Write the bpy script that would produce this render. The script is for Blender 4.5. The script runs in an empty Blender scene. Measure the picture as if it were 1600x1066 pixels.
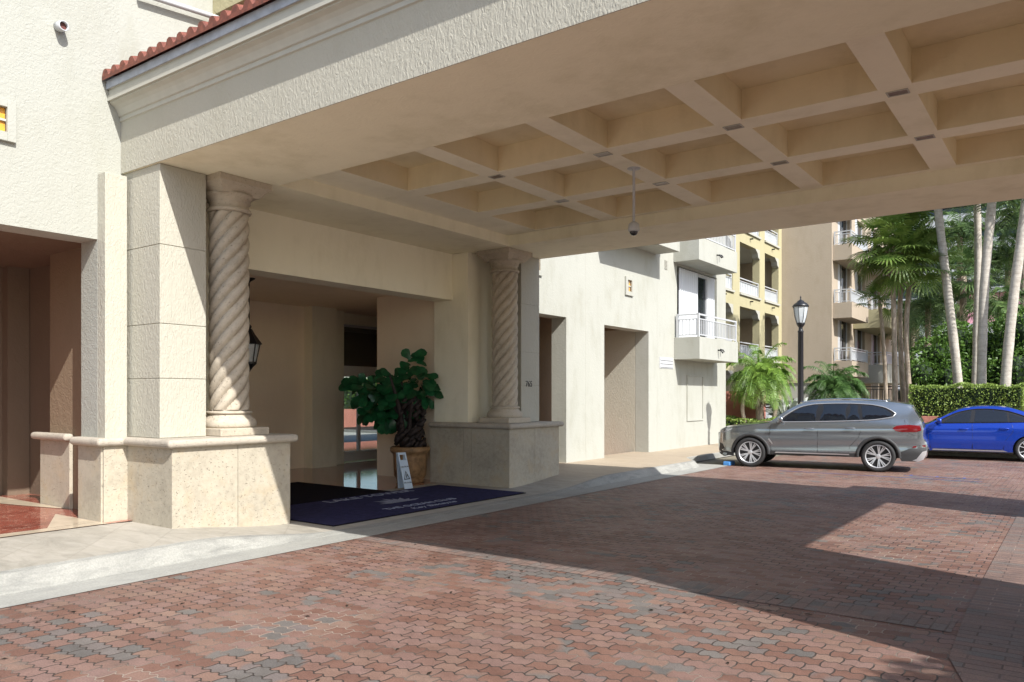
import bpy, bmesh, math, random
from math import sin, cos, pi, radians, sqrt, atan2
from mathutils import Vector, Matrix
from mathutils.geometry import delaunay_2d_cdt

S = bpy.context.scene
C = S.collection
random.seed(7)

# ------------------------------------------------------------------ camera, sky, sun, exposure
cam_data = bpy.data.cameras.new("camera")
cam = bpy.data.objects.new("camera", cam_data); C.objects.link(cam)
cam.location = (0, 0, 1.7)
YAW = math.atan2(890, 1219)
cam.rotation_euler = (radians(90), 0, YAW)
cam_data.sensor_width = 36
cam_data.lens = 1219 / 1600 * 36
cam_data.shift_y = 87 / 1600
cam_data.clip_end = 3000
S.camera = cam

SUN_L = Vector((-1, .34, -.95)).normalized()
world = bpy.data.worlds.new("World"); S.world = world; world.use_nodes = True
wn = world.node_tree; wn.nodes.clear()
sky = wn.nodes.new('ShaderNodeTexSky'); sky.sky_type = 'NISHITA'; sky.sun_disc = False
sky.sun_elevation = math.asin(-SUN_L.z); sky.sun_rotation = atan2(-SUN_L.x, -SUN_L.y)
sky.dust_density = 1.5
bg = wn.nodes.new('ShaderNodeBackground'); bg.inputs[1].default_value = .13
wo = wn.nodes.new('ShaderNodeOutputWorld')
wn.links.new(sky.outputs[0], bg.inputs[0]); wn.links.new(bg.outputs[0], wo.inputs[0])
sun_data = bpy.data.lights.new("sun", 'SUN'); sun_data.energy = 4.0; sun_data.angle = radians(.5)
sun_data.color = (1, .98, .94)
sun = bpy.data.objects.new("sun", sun_data); C.objects.link(sun)
sun.rotation_euler = SUN_L.to_track_quat('-Z', 'Y').to_euler(); sun.location = (20, -8, 20)

S.view_settings.view_transform = 'Standard'; S.view_settings.look = 'None'
S.view_settings.exposure = .86; S.view_settings.gamma = 1
S.render.engine = 'CYCLES'
S.cycles.max_bounces = 10; S.cycles.diffuse_bounces = 6; S.cycles.glossy_bounces = 5
S.cycles.transmission_bounces = 6; S.cycles.transparent_max_bounces = 8
S.cycles.sample_clamp_indirect = 6
S.render.resolution_x = 1024; S.render.resolution_y = 682

# ------------------------------------------------------------------ materials
def srgb(r, g, b):
    f = lambda c: ((c / 255 + .055) / 1.055) ** 2.4 if c > 10 else c / 255 / 12.92
    return (f(r), f(g), f(b), 1)
class NT:
    def __init__(s, name):
        s.m = bpy.data.materials.new(name); s.m.use_nodes = True
        s.t = s.m.node_tree; s.b = s.t.nodes['Principled BSDF']
        s.pos = None
    def n(s, ty, **kw):
        nd = s.t.nodes.new(ty)
        for k, v in kw.items(): setattr(nd, k, v)
        return nd
    def l(s, a, b): s.t.links.new(a, b)
    def co(s):
        if not s.pos: s.pos = s.n('ShaderNodeNewGeometry').outputs['Position']
        return s.pos
    def obco(s): return s.n('ShaderNodeTexCoord').outputs['Object']
    def noise(s, scale, detail=4, rough=.55, vec=None, dist=0, stretch=None):
        v = vec or s.co()
        if stretch:
            mp = s.n('ShaderNodeMapping'); mp.inputs['Scale'].default_value = stretch; s.l(v, mp.inputs[0]); v = mp.outputs[0]
        nd = s.n('ShaderNodeTexNoise'); nd.inputs['Scale'].default_value = scale; nd.inputs['Detail'].default_value = detail
        nd.inputs['Roughness'].default_value = rough; nd.inputs['Distortion'].default_value = dist; s.l(v, nd.inputs['Vector'])
        return nd.outputs['Fac']
    def math(s, op, a, b=None, c=None):
        nd = s.n('ShaderNodeMath', operation=op)
        for i, x in enumerate((a, b, c)):
            if x is None: continue
            if isinstance(x, (int, float)): nd.inputs[i].default_value = x
            else: s.l(x, nd.inputs[i])
        return nd.outputs[0]
    def ramp(s, fac, stops, const=False):
        nd = s.n('ShaderNodeValToRGB'); e = nd.color_ramp.elements
        if const: nd.color_ramp.interpolation = 'CONSTANT'
        while len(e) < len(stops): e.new(.5)
        for el, (p, c) in zip(e, stops): el.position = p; el.color = c if len(c) == 4 else (*c, 1)
        s.l(fac, nd.inputs[0]); return nd.outputs[0]
    def mix(s, fac, a, b, mode='MIX'):
        nd = s.n('ShaderNodeMix', data_type='RGBA', blend_type=mode)
        for sock, x in ((nd.inputs['Factor'], fac), (nd.inputs[6], a), (nd.inputs[7], b)):
            if isinstance(x, (int, float)): sock.default_value = x
            elif isinstance(x, tuple): sock.default_value = x if len(x) == 4 else (*x, 1)
            else: s.l(x, sock)
        return nd.outputs[2]
    def col(s, x):
        if isinstance(x, tuple): s.b.inputs['Base Color'].default_value = x if len(x) == 4 else (*x, 1)
        else: s.l(x, s.b.inputs['Base Color'])
    def set(s, **kw):
        for k, v in kw.items():
            k = k.replace('_', ' ')
            if isinstance(v, (int, float, tuple)): s.b.inputs[k].default_value = v
            else: s.l(v, s.b.inputs[k])
    def bump(s, h, dist, strength=1):
        nd = s.n('ShaderNodeBump'); nd.inputs['Distance'].default_value = dist; nd.inputs['Strength'].default_value = strength
        s.l(h, nd.inputs['Height']); s.l(nd.outputs[0], s.b.inputs['Normal'])

def simple(name, c, rough=.5, metal=0, coat=0, var=0, scale=6, emis=None, spec=.5, bump=0):
    t = NT(name)
    if var:
        n = t.noise(scale, 5)
        t.col(t.ramp(n, [(.3, tuple(x * (1 - var) for x in c[:3])), (.7, tuple(min(1, x * (1 + var)) for x in c[:3]))]))
    else: t.col(c)
    t.set(Roughness=rough, Metallic=metal, Coat_Weight=coat, Specular_IOR_Level=spec)
    if bump: t.bump(t.noise(scale * 6, 4), bump)
    if emis: t.set(Emission_Color=emis[0], Emission_Strength=emis[1])
    return t.m
def stucco(name, c, depth=.006, scale=9, streak=None, rough=.9, stain_bounce=.06):
    t = NT(name)
    n1 = t.noise(.7, 5, .6); n2 = t.noise(3.5, 4, .6, stretch=(1, 1, .35))
    v = t.math('ADD', t.math('MULTIPLY', n1, .5), t.math('MULTIPLY', n2, .5))
    k = stain_bounce
    t.col(t.ramp(v, [(.3, (c[0] * (1 - k * 1.6), c[1] * (1 - k * 1.7), c[2] * (1 - k * 2.2))), (.5, c[:3]), (.75, tuple(min(1, x * (1 + k * .6)) for x in c[:3]))]))
    st = streak or (1, 1, 1)
    a = t.noise(scale, 3, .5, dist=1.2, stretch=st); b = t.noise(scale * 4.5, 3, .6)
    h = t.math('ADD', t.ramp(a, [(.36, (0, 0, 0)), (.66, (1, 1, 1))]), t.math('MULTIPLY', b, .5))
    t.bump(h, depth); t.set(Roughness=rough, Specular_IOR_Level=.2)
    return t.m

M = {}
M['wall'] = stucco('white_stucco', (.375, .375, .33), .0028, 20, stain_bounce=.05)
M['wallfine'] = stucco('white_stucco_fine', (.385, .385, .34), .002, 14, stain_bounce=.09)
M['pier'] = stucco('combed_stucco', (.44, .42, .35), .0038, 30, (1, 1, .38), stain_bounce=.04)
M['soffit'] = stucco('cream_paint', (.86, .81, .62), .0012, 12, stain_bounce=.09)
M['soffit2'] = stucco('cream_beam', (.88, .83, .66), .0012, 12, stain_bounce=.08)
M['coffer'] = stucco('coffer_shade_paint', (.76, .67, .46), .0012, 12, stain_bounce=.08)  # darker tone paints shading onto the coffer panels and rib sides
M['inner'] = stucco('tan_paint', (.90, .78, .61), .0012, 14, stain_bounce=.04)
M['brown'] = stucco('shade_brown_stucco', (.25, .18, .12), .003, 14, stain_bounce=.05)  # brown puts the loggia pier's shade and red bounce into the colour
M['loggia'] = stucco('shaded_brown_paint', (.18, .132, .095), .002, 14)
M['white'] = simple('white_paint', (.47, .48, .49), .45)
M['trim'] = simple('eave_paint', (.44, .43, .37), .6, var=.05)
M['yellow'] = stucco('yellow_stucco', (.42, .38, .235), .003, 9, stain_bounce=.04)
M['tan'] = stucco('tan_stucco', (.40, .335, .26), .002, 9, stain_bounce=.06)
M['pinkish'] = stucco('salmon_stucco', (.50, .21, .16), .004, 8, stain_bounce=.1)
M['pink'] = stucco('pink_stucco', (.72, .36, .42), .004, 8)
M['offwhite'] = stucco('pale_stucco', (.42, .41, .36), .003, 8, stain_bounce=.05)
M['glass_dark'] = simple('window_glass', (.02, .025, .03), .04, spec=.8)
M['curtain'] = simple('curtain_cloth', (.62, .64, .66), .8)
M['iron'] = simple('black_iron', (.012, .012, .014), .4)
M['rubber'] = simple('tyre_rubber', (.02, .02, .021), .75)
M['plastic'] = simple('grey_plastic', (.035, .036, .038), .6)
M['alloy'] = simple('alloy_metal', (.60, .61, .63), .3, metal=.55)
M['darkalloy'] = simple('dark_alloy', (.04, .04, .042), .35, metal=.6)
M['chrome'] = simple('satin_chrome', (.75, .75, .76), .18, metal=1)
M['silver'] = simple('silver_trim', (.55, .56, .57), .35, metal=.7)
M['carglass'] = simple('tinted_glass', (.008, .010, .014), .02, spec=.9)
M['red'] = simple('tail_lamp_red', (.16, .005, .008), .12, coat=1)
M['lampglass'] = simple('head_lamp', (.35, .36, .38), .1, coat=1)
M['greypaint'] = simple('grey_metallic', (.31, .345, .37), .20, metal=.8, coat=1)
M['bluepaint'] = simple('blue_metallic', (.006, .05, .42), .24, metal=.5, coat=1)
M['bluemark'] = simple('blue_marking', (.08, .10, .26), .7, var=.3, scale=25)
M['leafwax'] = None
def leafmat(name, c1, c2, rough=.45, trans=.25, scale=3):
    t = NT(name)
    n = t.noise(scale, 4, .7)
    colr = t.ramp(n, [(.32, c1), (.5, tuple((a + b) / 2 for a, b in zip(c1, c2))), (.68, c2)])
    t.col(colr); t.set(Roughness=rough, Specular_IOR_Level=.4)
    tr = t.n('ShaderNodeBsdfTranslucent'); t.l(colr, tr.inputs[0])
    mx = t.n('ShaderNodeMixShader'); mx.inputs[0].default_value = trans
    out = t.t.nodes['Material Output']
    t.l(t.b.outputs[0], mx.inputs[1]); t.l(tr.outputs[0], mx.inputs[2]); t.l(mx.outputs[0], out.inputs[0])
    return t.m
M['fan'] = leafmat('fan_leaf', (.06, .13, .02), (.25, .34, .08))
M['feather'] = leafmat('feather_leaf', (.08, .17, .025), (.24, .38, .06), scale=2)
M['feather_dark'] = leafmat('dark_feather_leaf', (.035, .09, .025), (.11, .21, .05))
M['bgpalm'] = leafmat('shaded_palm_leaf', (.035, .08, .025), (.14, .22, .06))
M['hedge'] = leafmat('hedge_leaf', (.12, .20, .03), (.34, .44, .11), scale=9)
M['bush'] = leafmat('shrub_leaf', (.035, .09, .015), (.16, .28, .05), scale=6)
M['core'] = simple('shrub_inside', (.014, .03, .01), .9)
M['fig'] = leafmat('fig_leaf', (.006, .05, .02), (.022, .14, .05), .3, .1, 8)
M['figtrunk'] = simple('fig_bark', (.03, .02, .018), .8, var=.3, scale=20)
t = NT('palm_bark')
ring = t.n('ShaderNodeTexWave', wave_type='BANDS', bands_direction='Z'); ring.inputs['Scale'].default_value = 2.2; ring.inputs['Distortion'].default_value = 1.5
t.l(t.co(), ring.inputs['Vector'])
nn = t.noise(6, 5, .7)
t.col(t.mix(.35, t.ramp(nn, [(.3, (.24, .20, .16)), (.55, (.44, .40, .34)), (.75, (.60, .57, .50))]), t.ramp(ring.outputs['Fac'], [(.02, (.34, .30, .26)), (.12, (.50, .46, .40))])))
t.bump(nn, .012); t.set(Roughness=.9); M['bark'] = t.m
t = NT('fibrous_bark')
nn = t.noise(9, 5, .7, stretch=(1, 1, .3))
t.col(t.ramp(nn, [(.3, (.16, .12, .08)), (.55, (.36, .29, .22)), (.75, (.52, .45, .37))])); t.bump(nn, .03); t.set(Roughness=.95); M['fibre'] = t.m

# limestone (columns, plinths)
def limestone(name, c, pit=.5, joint=False, stain_bounce=0):
    t = NT(name)
    n1 = t.noise(1.3, 6, .65); n2 = t.noise(14, 5, .7)
    v = t.math('ADD', t.math('MULTIPLY', n1, .6), t.math('MULTIPLY', n2, .4))
    base = t.ramp(v, [(.32, tuple(x * .72 for x in c)), (.5, c), (.68, tuple(min(1, x * 1.15) for x in c))])
    p = t.noise(38, 2, .5, stretch=(1, 1, 1.6))
    pits = t.ramp(p, [(.26, (0, 0, 0)), (.36, (1, 1, 1))])
    base = t.mix(t.math('MULTIPLY', t.math('SUBTRACT', 1, pits), pit), base, tuple(x * .45 for x in c))
    if stain_bounce:
        s = t.ramp(t.noise(2.6, 4, .6, dist=.6), [(.5, (0, 0, 0)), (.75, (1, 1, 1))])
        base = t.mix(t.math('MULTIPLY', s, stain_bounce), base, (.42, .29, .14))  # ochre patches paint warm bounced light into the plinth stone
    t.col(base)
    t.bump(t.math('ADD', pits, t.math('MULTIPLY', n2, .5)), .006); t.set(Roughness=.85, Specular_IOR_Level=.25)
    return t.m
M['lime'] = limestone('coral_stone_column', (.46, .40, .315), .75)
M['plinth'] = limestone('coral_stone_block', (.42, .375, .295), .55, stain_bounce=.35)
M['cap'] = limestone('coral_stone_cap', (.41, .365, .30), .3)

# interlocking pavers
def pavers(name, w, h, wav, cols, gcol, rot=False, clus=.9, amp=.28):
    t = NT(name)
    sx = t.n('ShaderNodeSeparateXYZ'); t.l(t.co(), sx.inputs[0])
    X, Y = (sx.outputs[1], sx.outputs[0]) if rot else (sx.outputs[0], sx.outputs[1])
    jit = t.noise(1.1, 2)
    u = t.math('ADD', X, t.math('MULTIPLY', t.math('SINE', t.math('MULTIPLY', Y, pi / h)), wav * .8))
    vv = t.math('ADD', Y, t.math('MULTIPLY', t.math('SINE', t.math('MULTIPLY', X, 4 * pi / w)), wav))
    vv = t.math('ADD', vv, t.math('MULTIPLY', t.math('SUBTRACT', jit, .5), .03))
    cb = t.n('ShaderNodeCombineXYZ'); t.l(u, cb.inputs[0]); t.l(vv, cb.inputs[1])
    br = t.n('ShaderNodeTexBrick', offset=.5)
    t.l(cb.outputs[0], br.inputs['Vector'])
    br.inputs['Scale'].default_value = 1; br.inputs['Brick Width'].default_value = w; br.inputs['Row Height'].default_value = h
    br.inputs['Mortar Size'].default_value = .0062; br.inputs['Mortar Smooth'].default_value = .3
    br.inputs['Color1'].default_value = (0, 0, 0, 1); br.inputs['Color2'].default_value = (1, 1, 1, 1); br.inputs['Mortar'].default_value = (.5, .5, .5, 1)
    br.inputs['Bias'].default_value = 0
    big = t.noise(.55, 3, .6, dist=.4)
    base = t.ramp(br.outputs['Color'], cols)
    gsel = t.math('ADD', t.math('FRACT', t.math('MULTIPLY', br.outputs['Color'], 7.31)), t.math('MULTIPLY', t.math('SUBTRACT', big, .5), clus * 2.2))
    # an older repair of darker grey blocks in front of the canopy edge
    ex = t.math('MULTIPLY', t.math('ADD', X, 3.8), .55); ey = t.math('MULTIPLY', t.math('ADD', Y, -5.9), 1.3)
    rep_ = t.math('MAXIMUM', t.math('SUBTRACT', 1, t.math('ADD', t.math('MULTIPLY', ex, ex), t.math('MULTIPLY', ey, ey))), 0)
    if not rot: gsel = t.math('ADD', gsel, t.math('MULTIPLY', rep_, .6))
    gr = t.ramp(t.math('FRACT', t.math('MULTIPLY', br.outputs['Color'], 23.7)), [(0, G1), (.6, G2), (1, (.15, .12, .11))])
    base = t.mix(t.ramp(gsel, [(.92, (0, 0, 0)), (.96, (1, 1, 1))]), base, gr)
    fine = t.noise(90, 3, .7); mid = t.noise(7, 4, .7); wide = t.noise(.35, 4, .6)
    base = t.mix(.55, base, t.ramp(fine, [(.3, (.25, .25, .25)), (.7, (.75, .75, .75))]), 'OVERLAY')
    base = t.mix(.6, base, t.ramp(t.math('ADD', t.math('MULTIPLY', mid, .5), t.math('MULTIPLY', wide, .5)), [(.35, (.32, .32, .32)), (.62, (.64, .64, .64))]), 'OVERLAY')
    spot = t.ramp(t.noise(.8, 6, .7, dist=.8), [(.60, (0, 0, 0)), (.74, (1, 1, 1))])
    base = t.mix(t.math('MULTIPLY', spot, .5), base, (.07, .055, .05))
    jn = t.noise(.9, 3)
    jc = t.ramp(jn, [(.48, gcol[0]), (.62, gcol[1])])
    base = t.mix(br.outputs['Fac'], base, jc)
    t.col(base)
    hgt = t.math('ADD', t.math('MULTIPLY', br.outputs['Fac'], -1), t.math('ADD', t.math('MULTIPLY', fine, .12), t.math('MULTIPLY', br.outputs['Color'], .25)))
    t.bump(hgt, .009, 1)
    t.set(Roughness=t.ramp(mid, [(.3, (.5, .5, .5)), (.7, (.78, .78, .78))]), Specular_IOR_Level=.4)
    return t.m
R1, R2, R3, R4 = (.178, .096, .070), (.198, .117, .088), (.150, .077, .057), (.213, .138, .106)
G1, G2 = (.105, .095, .088), (.145, .128, .115)
M['paver'] = pavers('interlocking_pavers', .178, .122, .012,
    [(0, R3), (.3, R1), (.55, (.20, .125, .105)), (.8, R2), (1, R4)], [(.045, .035, .03), (.30, .235, .19)])
M['soldier'] = pavers('border_pavers', .20, .10, 0, [(0, (.15, .11, .095)), (.3, (.20, .135, .11)), (.6, (.175, .115, .095)), (.85, (.16, .13, .115))], [(.10, .07, .06), (.30, .22, .18)], rot=True, clus=.4)
M['soldier2'] = pavers('kerb_border_pavers', .40, .10, 0, [(0, (.15, .11, .095)), (.3, (.20, .135, .11)), (.6, (.175, .115, .095)), (.85, (.16, .13, .115))], [(.10, .07, .06), (.30, .22, .18)], clus=.4)

# concrete of gutter, kerb and walks
def concrete(name, c, dirt=(.16, .16, .16), scale=2.5, amt=.5, thr=.55):
    t = NT(name)
    n = t.noise(1.2, 6, .6); g = t.noise(60, 3, .6)
    s = t.ramp(t.noise(scale, 6, .75, dist=.5, stretch=(3, .8, 3)), [(thr, (0, 0, 0)), (thr + .28, (1, 1, 1))])
    base = t.ramp(n, [(.3, tuple(x * .82 for x in c)), (.55, c), (.75, tuple(min(1, x * 1.1) for x in c))])
    base = t.mix(.35, base, t.ramp(g, [(.3, (.3, .3, .3)), (.7, (.7, .7, .7))]), 'OVERLAY')
    t.col(t.mix(t.math('MULTIPLY', s, amt), base, dirt)); t.bump(g, .003); t.set(Roughness=.85)
    return t.m
M['kerb'] = concrete('kerb_concrete', (.30, .295, .265), dirt=(.10, .10, .095), amt=.6, thr=.46, scale=2.2)
M['gutter'] = concrete('gutter_concrete', (.31, .305, .275), amt=.4, thr=.46, scale=2.5)
t = NT('sidewalk_stone')
sx = t.n('ShaderNodeSeparateXYZ'); t.l(t.co(), sx.inputs[0])
br = t.n('ShaderNodeTexBrick', offset=.5); mp = t.n('ShaderNodeMapping'); mp.inputs['Rotation'].default_value = (0, 0, .72)
t.l(t.co(), mp.inputs[0]); t.l(mp.outputs[0], br.inputs['Vector'])
br.inputs['Scale'].default_value = 1; br.inputs['Brick Width'].default_value = .62; br.inputs['Row Height'].default_value = .62; br.inputs['Mortar Size'].default_value = .004
br.inputs['Color1'].default_value = (0, 0, 0, 1); br.inputs['Color2'].default_value = (1, 1, 1, 1); br.inputs['Mortar'].default_value = (.3, .3, .3, 1)
n = t.noise(3, 6, .7, dist=1.0, stretch=(.6, 1.6, 1)); g = t.noise(50, 3)
left = t.mix(.22, t.ramp(n, [(.3, (.24, .225, .19)), (.5, (.35, .325, .275)), (.7, (.43, .40, .35))]), t.ramp(br.outputs['Color'], [(0, (.28, .25, .20)), (1, (.44, .39, .32))]))
left = t.mix(t.math('MULTIPLY', br.outputs['Fac'], .6), left, (.32, .28, .23))
right = t.ramp(t.math('ADD', t.math('MULTIPLY', n, .7), t.math('MULTIPLY', g, .3)), [(.3, (.31, .25, .18)), (.6, (.40, .325, .235)), (.8, (.46, .39, .30))])
side = t.ramp(t.math('DIVIDE', sx.outputs[1], 20), [(.60, (0, 0, 0)), (.68, (1, 1, 1))])
t.col(t.mix(side, left, right)); t.bump(t.math('ADD', g, t.math('MULTIPLY', br.outputs['Fac'], -1)), .003); t.set(Roughness=.7); M['walk'] = t.m
# red marble
t = NT('red_marble')
n = t.noise(1.8, 8, .65, dist=1.5, stretch=(1, .5, 1)); vein = t.noise(2.2, 5, .6, dist=2.5)
vv = t.math('ABSOLUTE', t.math('SUBTRACT', vein, .5))
base = t.ramp(n, [(.3, (.16, .035, .025)), (.5, (.30, .075, .05)), (.7, (.38, .12, .08))])
t.col(t.mix(t.ramp(vv, [(0, (1, 1, 1)), (.012, (0, 0, 0))]), base, (.55, .38, .28)))
t.set(Roughness=.10, Specular_IOR_Level=.8); M['marble'] = t.m
t = NT('rose_marble')
n = t.noise(1.5, 8, .65, dist=1.5, stretch=(.6, 1, 1))
t.col(t.ramp(n, [(.3, (.26, .10, .07)), (.5, (.40, .18, .12)), (.7, (.50, .26, .18))]))
t.set(Roughness=.06, Specular_IOR_Level=.9); M['marble2'] = t.m
M['beige_tile'] = simple('beige_marble', (.55, .46, .34), .15, var=.15, scale=5)
M['mat'] = simple('navy_carpet', (.032, .030, .075), .95, var=.25, scale=12, bump=.004, spec=.1)
M['blackmat'] = simple('black_carpet', (.008, .006, .010), .95, var=.2, scale=12, spec=.1)
M['matwhite'] = simple('pale_lettering', (.27, .28, .35), .9, var=.25, scale=30)
M['terracotta'] = simple('glazed_planter', (.27, .16, .075), .5, var=.4, scale=9, bump=.01)
M['soil'] = simple('potting_soil', (.02, .014, .01), .95)
M['signwhite'] = simple('sign_plastic', (.50, .58, .66), .4)
M['signblack'] = simple('sign_ink', (.01, .01, .012), .6)
M['orange'] = simple('amber_pane', (.80, .36, .05), .3, var=.3, scale=9)
M['tile'] = simple('clay_roof_tile', (.17, .05, .03), .6, var=.45, scale=14, bump=.004)
M['metalflash'] = simple('grey_flashing', (.34, .37, .42), .5, var=.2, scale=8)
M['fixture'] = simple('recessed_fixture', (.20, .15, .11), .4, var=.2, scale=30)
M['ground'] = simple('dry_ground', (.16, .14, .10), .95, var=.3, scale=.8)
M['shopglass'] = None
t = NT('clear_glass'); t.col((.6, .62, .62)); t.set(Roughness=.02, Transmission_Weight=1, IOR=1.45)
out = t.t.nodes['Material Output']
tp = t.n('ShaderNodeBsdfTransparent'); tp.inputs[0].default_value = (.82, .86, .86, 1)
gl = t.n('ShaderNodeBsdfGlossy'); gl.inputs['Roughness'].default_value = .02; fr = t.n('ShaderNodeFresnel'); fr.inputs[0].default_value = 1.9
mx = t.n('ShaderNodeMixShader'); mx.inputs[0].default_value = .14; t.l(tp.outputs[0], mx.inputs[1]); t.l(gl.outputs[0], mx.inputs[2]); t.l(mx.outputs[0], out.inputs[0])
M['clear'] = t.m
t = NT('frosted_lamp_glass'); t.col((.75, .80, .82)); t.set(Roughness=.3, Transmission_Weight=.4); M['frost'] = t.m
t = NT('leaf_litter'); t.col((.02, .015, .01)); M['litter'] = t.m

# ------------------------------------------------------------------ mesh helpers
class MB:
    def __init__(s): s.v = []; s.f = []
    def add(s, vs, fs):
        o = len(s.v); s.v += [tuple(v) for v in vs]; s.f += [tuple(i + o for i in f) for f in fs]; return s
    def box(s, x0, x1, y0, y1, z0, z1):
        return s.add([(x0, y0, z0), (x1, y0, z0), (x1, y1, z0), (x0, y1, z0), (x0, y0, z1), (x1, y0, z1), (x1, y1, z1), (x0, y1, z1)],
                     [(0, 3, 2, 1), (4, 5, 6, 7), (0, 1, 5, 4), (1, 2, 6, 5), (2, 3, 7, 6), (3, 0, 4, 7)])
    def quad(s, a, b, c, d): return s.add([a, b, c, d], [(0, 1, 2, 3)])
    def prism(s, poly, z0, z1):
        n = len(poly)
        return s.add([(x, y, z0) for x, y in poly] + [(x, y, z1) for x, y in poly],
                     [tuple(range(n))[::-1], tuple(range(n, 2 * n))] + [(i, (i + 1) % n, n + (i + 1) % n, n + i) for i in range(n)])
    def tube(s, pts, rad, seg=8, caps=True):
        pts = [Vector(p) for p in pts]; n = len(pts)
        rr = rad if isinstance(rad, (list, tuple)) else [rad] * n
        vs = []; up = Vector((0, 0, 1))
        prev = None
        for i, p in enumerate(pts):
            d = (pts[min(i + 1, n - 1)] - pts[max(i - 1, 0)]).normalized()
            a = d.cross(up) if prev is None else prev - d * prev.dot(d)
            if a.length < 1e-4: a = d.cross(Vector((0, 1, 0)))
            a.normalize(); prev = a; b = d.cross(a)
            for k in range(seg):
                t = 2 * pi * k / seg; vs.append(p + (a * cos(t) + b * sin(t)) * rr[i])
        fs = [(i * seg + k, i * seg + (k + 1) % seg, (i + 1) * seg + (k + 1) % seg, (i + 1) * seg + k) for i in range(n - 1) for k in range(seg)]
        if caps: fs += [tuple(range(seg))[::-1], tuple(range((n - 1) * seg, n * seg))]
        return s.add(vs, fs)
    def lathe(s, prof, seg=24, c=(0, 0, 0), ax='z'):
        vs = []; n = len(prof)
        for r, h in prof:
            for k in range(seg):
                t = 2 * pi * k / seg
                p = (r * cos(t), r * sin(t), h) if ax == 'z' else (r * cos(t), h, r * sin(t))
                vs.append((p[0] + c[0], p[1] + c[1], p[2] + c[2]))
        return s.add(vs, [(i * seg + k, i * seg + (k + 1) % seg, (i + 1) * seg + (k + 1) % seg, (i + 1) * seg + k) for i in range(n - 1) for k in range(seg)])
    def build(s, name, m, parent=None, smooth=False, bevel=0, recalc=False, world=True, label=None, seg=2):
        off = Vector((0, 0, 0))
        if parent and world:
            q = parent
            while q: off += q.location; q = q.parent
        me = bpy.data.meshes.new(name)
        me.from_pydata([(v[0] - off.x, v[1] - off.y, v[2] - off.z) for v in s.v], [], s.f)
        if recalc:
            b = bmesh.new(); b.from_mesh(me); bmesh.ops.recalc_face_normals(b, faces=b.faces); b.to_mesh(me); b.free()
        me.materials.append(m)
        if smooth: me.polygons.foreach_set('use_smooth', [True] * len(me.polygons))
        o = bpy.data.objects.new(name, me); C.objects.link(o)
        if parent: o.parent = parent
        if bevel:
            md = o.modifiers.new('bevel', 'BEVEL'); md.width = bevel; md.segments = seg; md.limit_method = 'ANGLE'
            if smooth is False and seg > 1:
                me.polygons.foreach_set('use_smooth', [False] * len(me.polygons))
        if label: o['label'] = label
        return o
def tag(o, label=None, cat=None, group=None, kind=None):
    if label: o['label'] = label
    if cat: o['category'] = cat
    if group: o['group'] = group
    if kind: o['kind'] = kind
    return o
def empty(name, loc, label, cat, group=None, rz=0):
    o = bpy.data.objects.new(name, None); C.objects.link(o); o.location = loc; o.rotation_euler = (0, 0, rz); o.empty_display_size = .3
    return tag(o, label, cat, group)
def copy_tree(o, parent=None):
    c = o.copy(); C.objects.link(c)
    if parent: c.parent = parent
    for ch in list(o.children): copy_tree(ch, c)
    return c
def at(px, d):      # ground position seen at photo column px, d metres ahead
    r = (px - 800) / 1219 * d
    return Vector((-sin(YAW) * d + cos(YAW) * r, cos(YAW) * d + sin(YAW) * r, 0))
def zat(py, d): return 1.7 - (py - 620) * d / 1219
def text(name, body, size, origin, right, up, m, parent, depth=.004, align='CENTER', shear=0, label=None, sx=1):
    cu = bpy.data.curves.new(name, 'FONT'); cu.body = body; cu.size = size; cu.extrude = depth / 2; cu.align_x = align; cu.align_y = 'CENTER'; cu.shear = shear
    o = bpy.data.objects.new(name, cu); C.objects.link(o)
    bpy.context.view_layer.update()
    me = bpy.data.meshes.new_from_object(o.evaluated_get(bpy.context.evaluated_depsgraph_get()))
    bpy.data.objects.remove(o); bpy.data.curves.remove(cu)
    r = Vector(right).normalized(); u = Vector(up).normalized(); n = r.cross(u)
    off = Vector((0, 0, 0)); q = parent
    while q: off += q.location; q = q.parent
    for v in me.vertices: v.co = Vector(origin) - off + r * v.co.x * sx + u * v.co.y + n * v.co.z
    me.materials.clear(); me.materials.append(m); me.name = name
    o = bpy.data.objects.new(name, me); C.objects.link(o); o.parent = parent
    if label: o['label'] = label
    return o
def wall_open(mb, axis, c0, c1, u0, u1, z0, z1, holes):
    us = sorted({u0, u1} | {h[0] for h in holes} | {h[1] for h in holes}); us = [u for u in us if u0 <= u <= u1]
    for a, b in zip(us, us[1:]):
        cut = sorted([(h[2], h[3]) for h in holes if h[0] <= a and h[1] >= b])
        z = z0
        for ha, hb in cut + [(z1, z1)]:
            if ha > z + 1e-5:
                if axis == 'x': mb.box(c0, c1, a, b, z, ha)
                else: mb.box(a, b, c0, c1, z, ha)
            z = max(z, hb)
    return mb
def sheet(mb, x0, x1, y0, y1, z): return mb.quad((x0, y0, z), (x1, y0, z), (x1, y1, z), (x0, y1, z))

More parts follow.
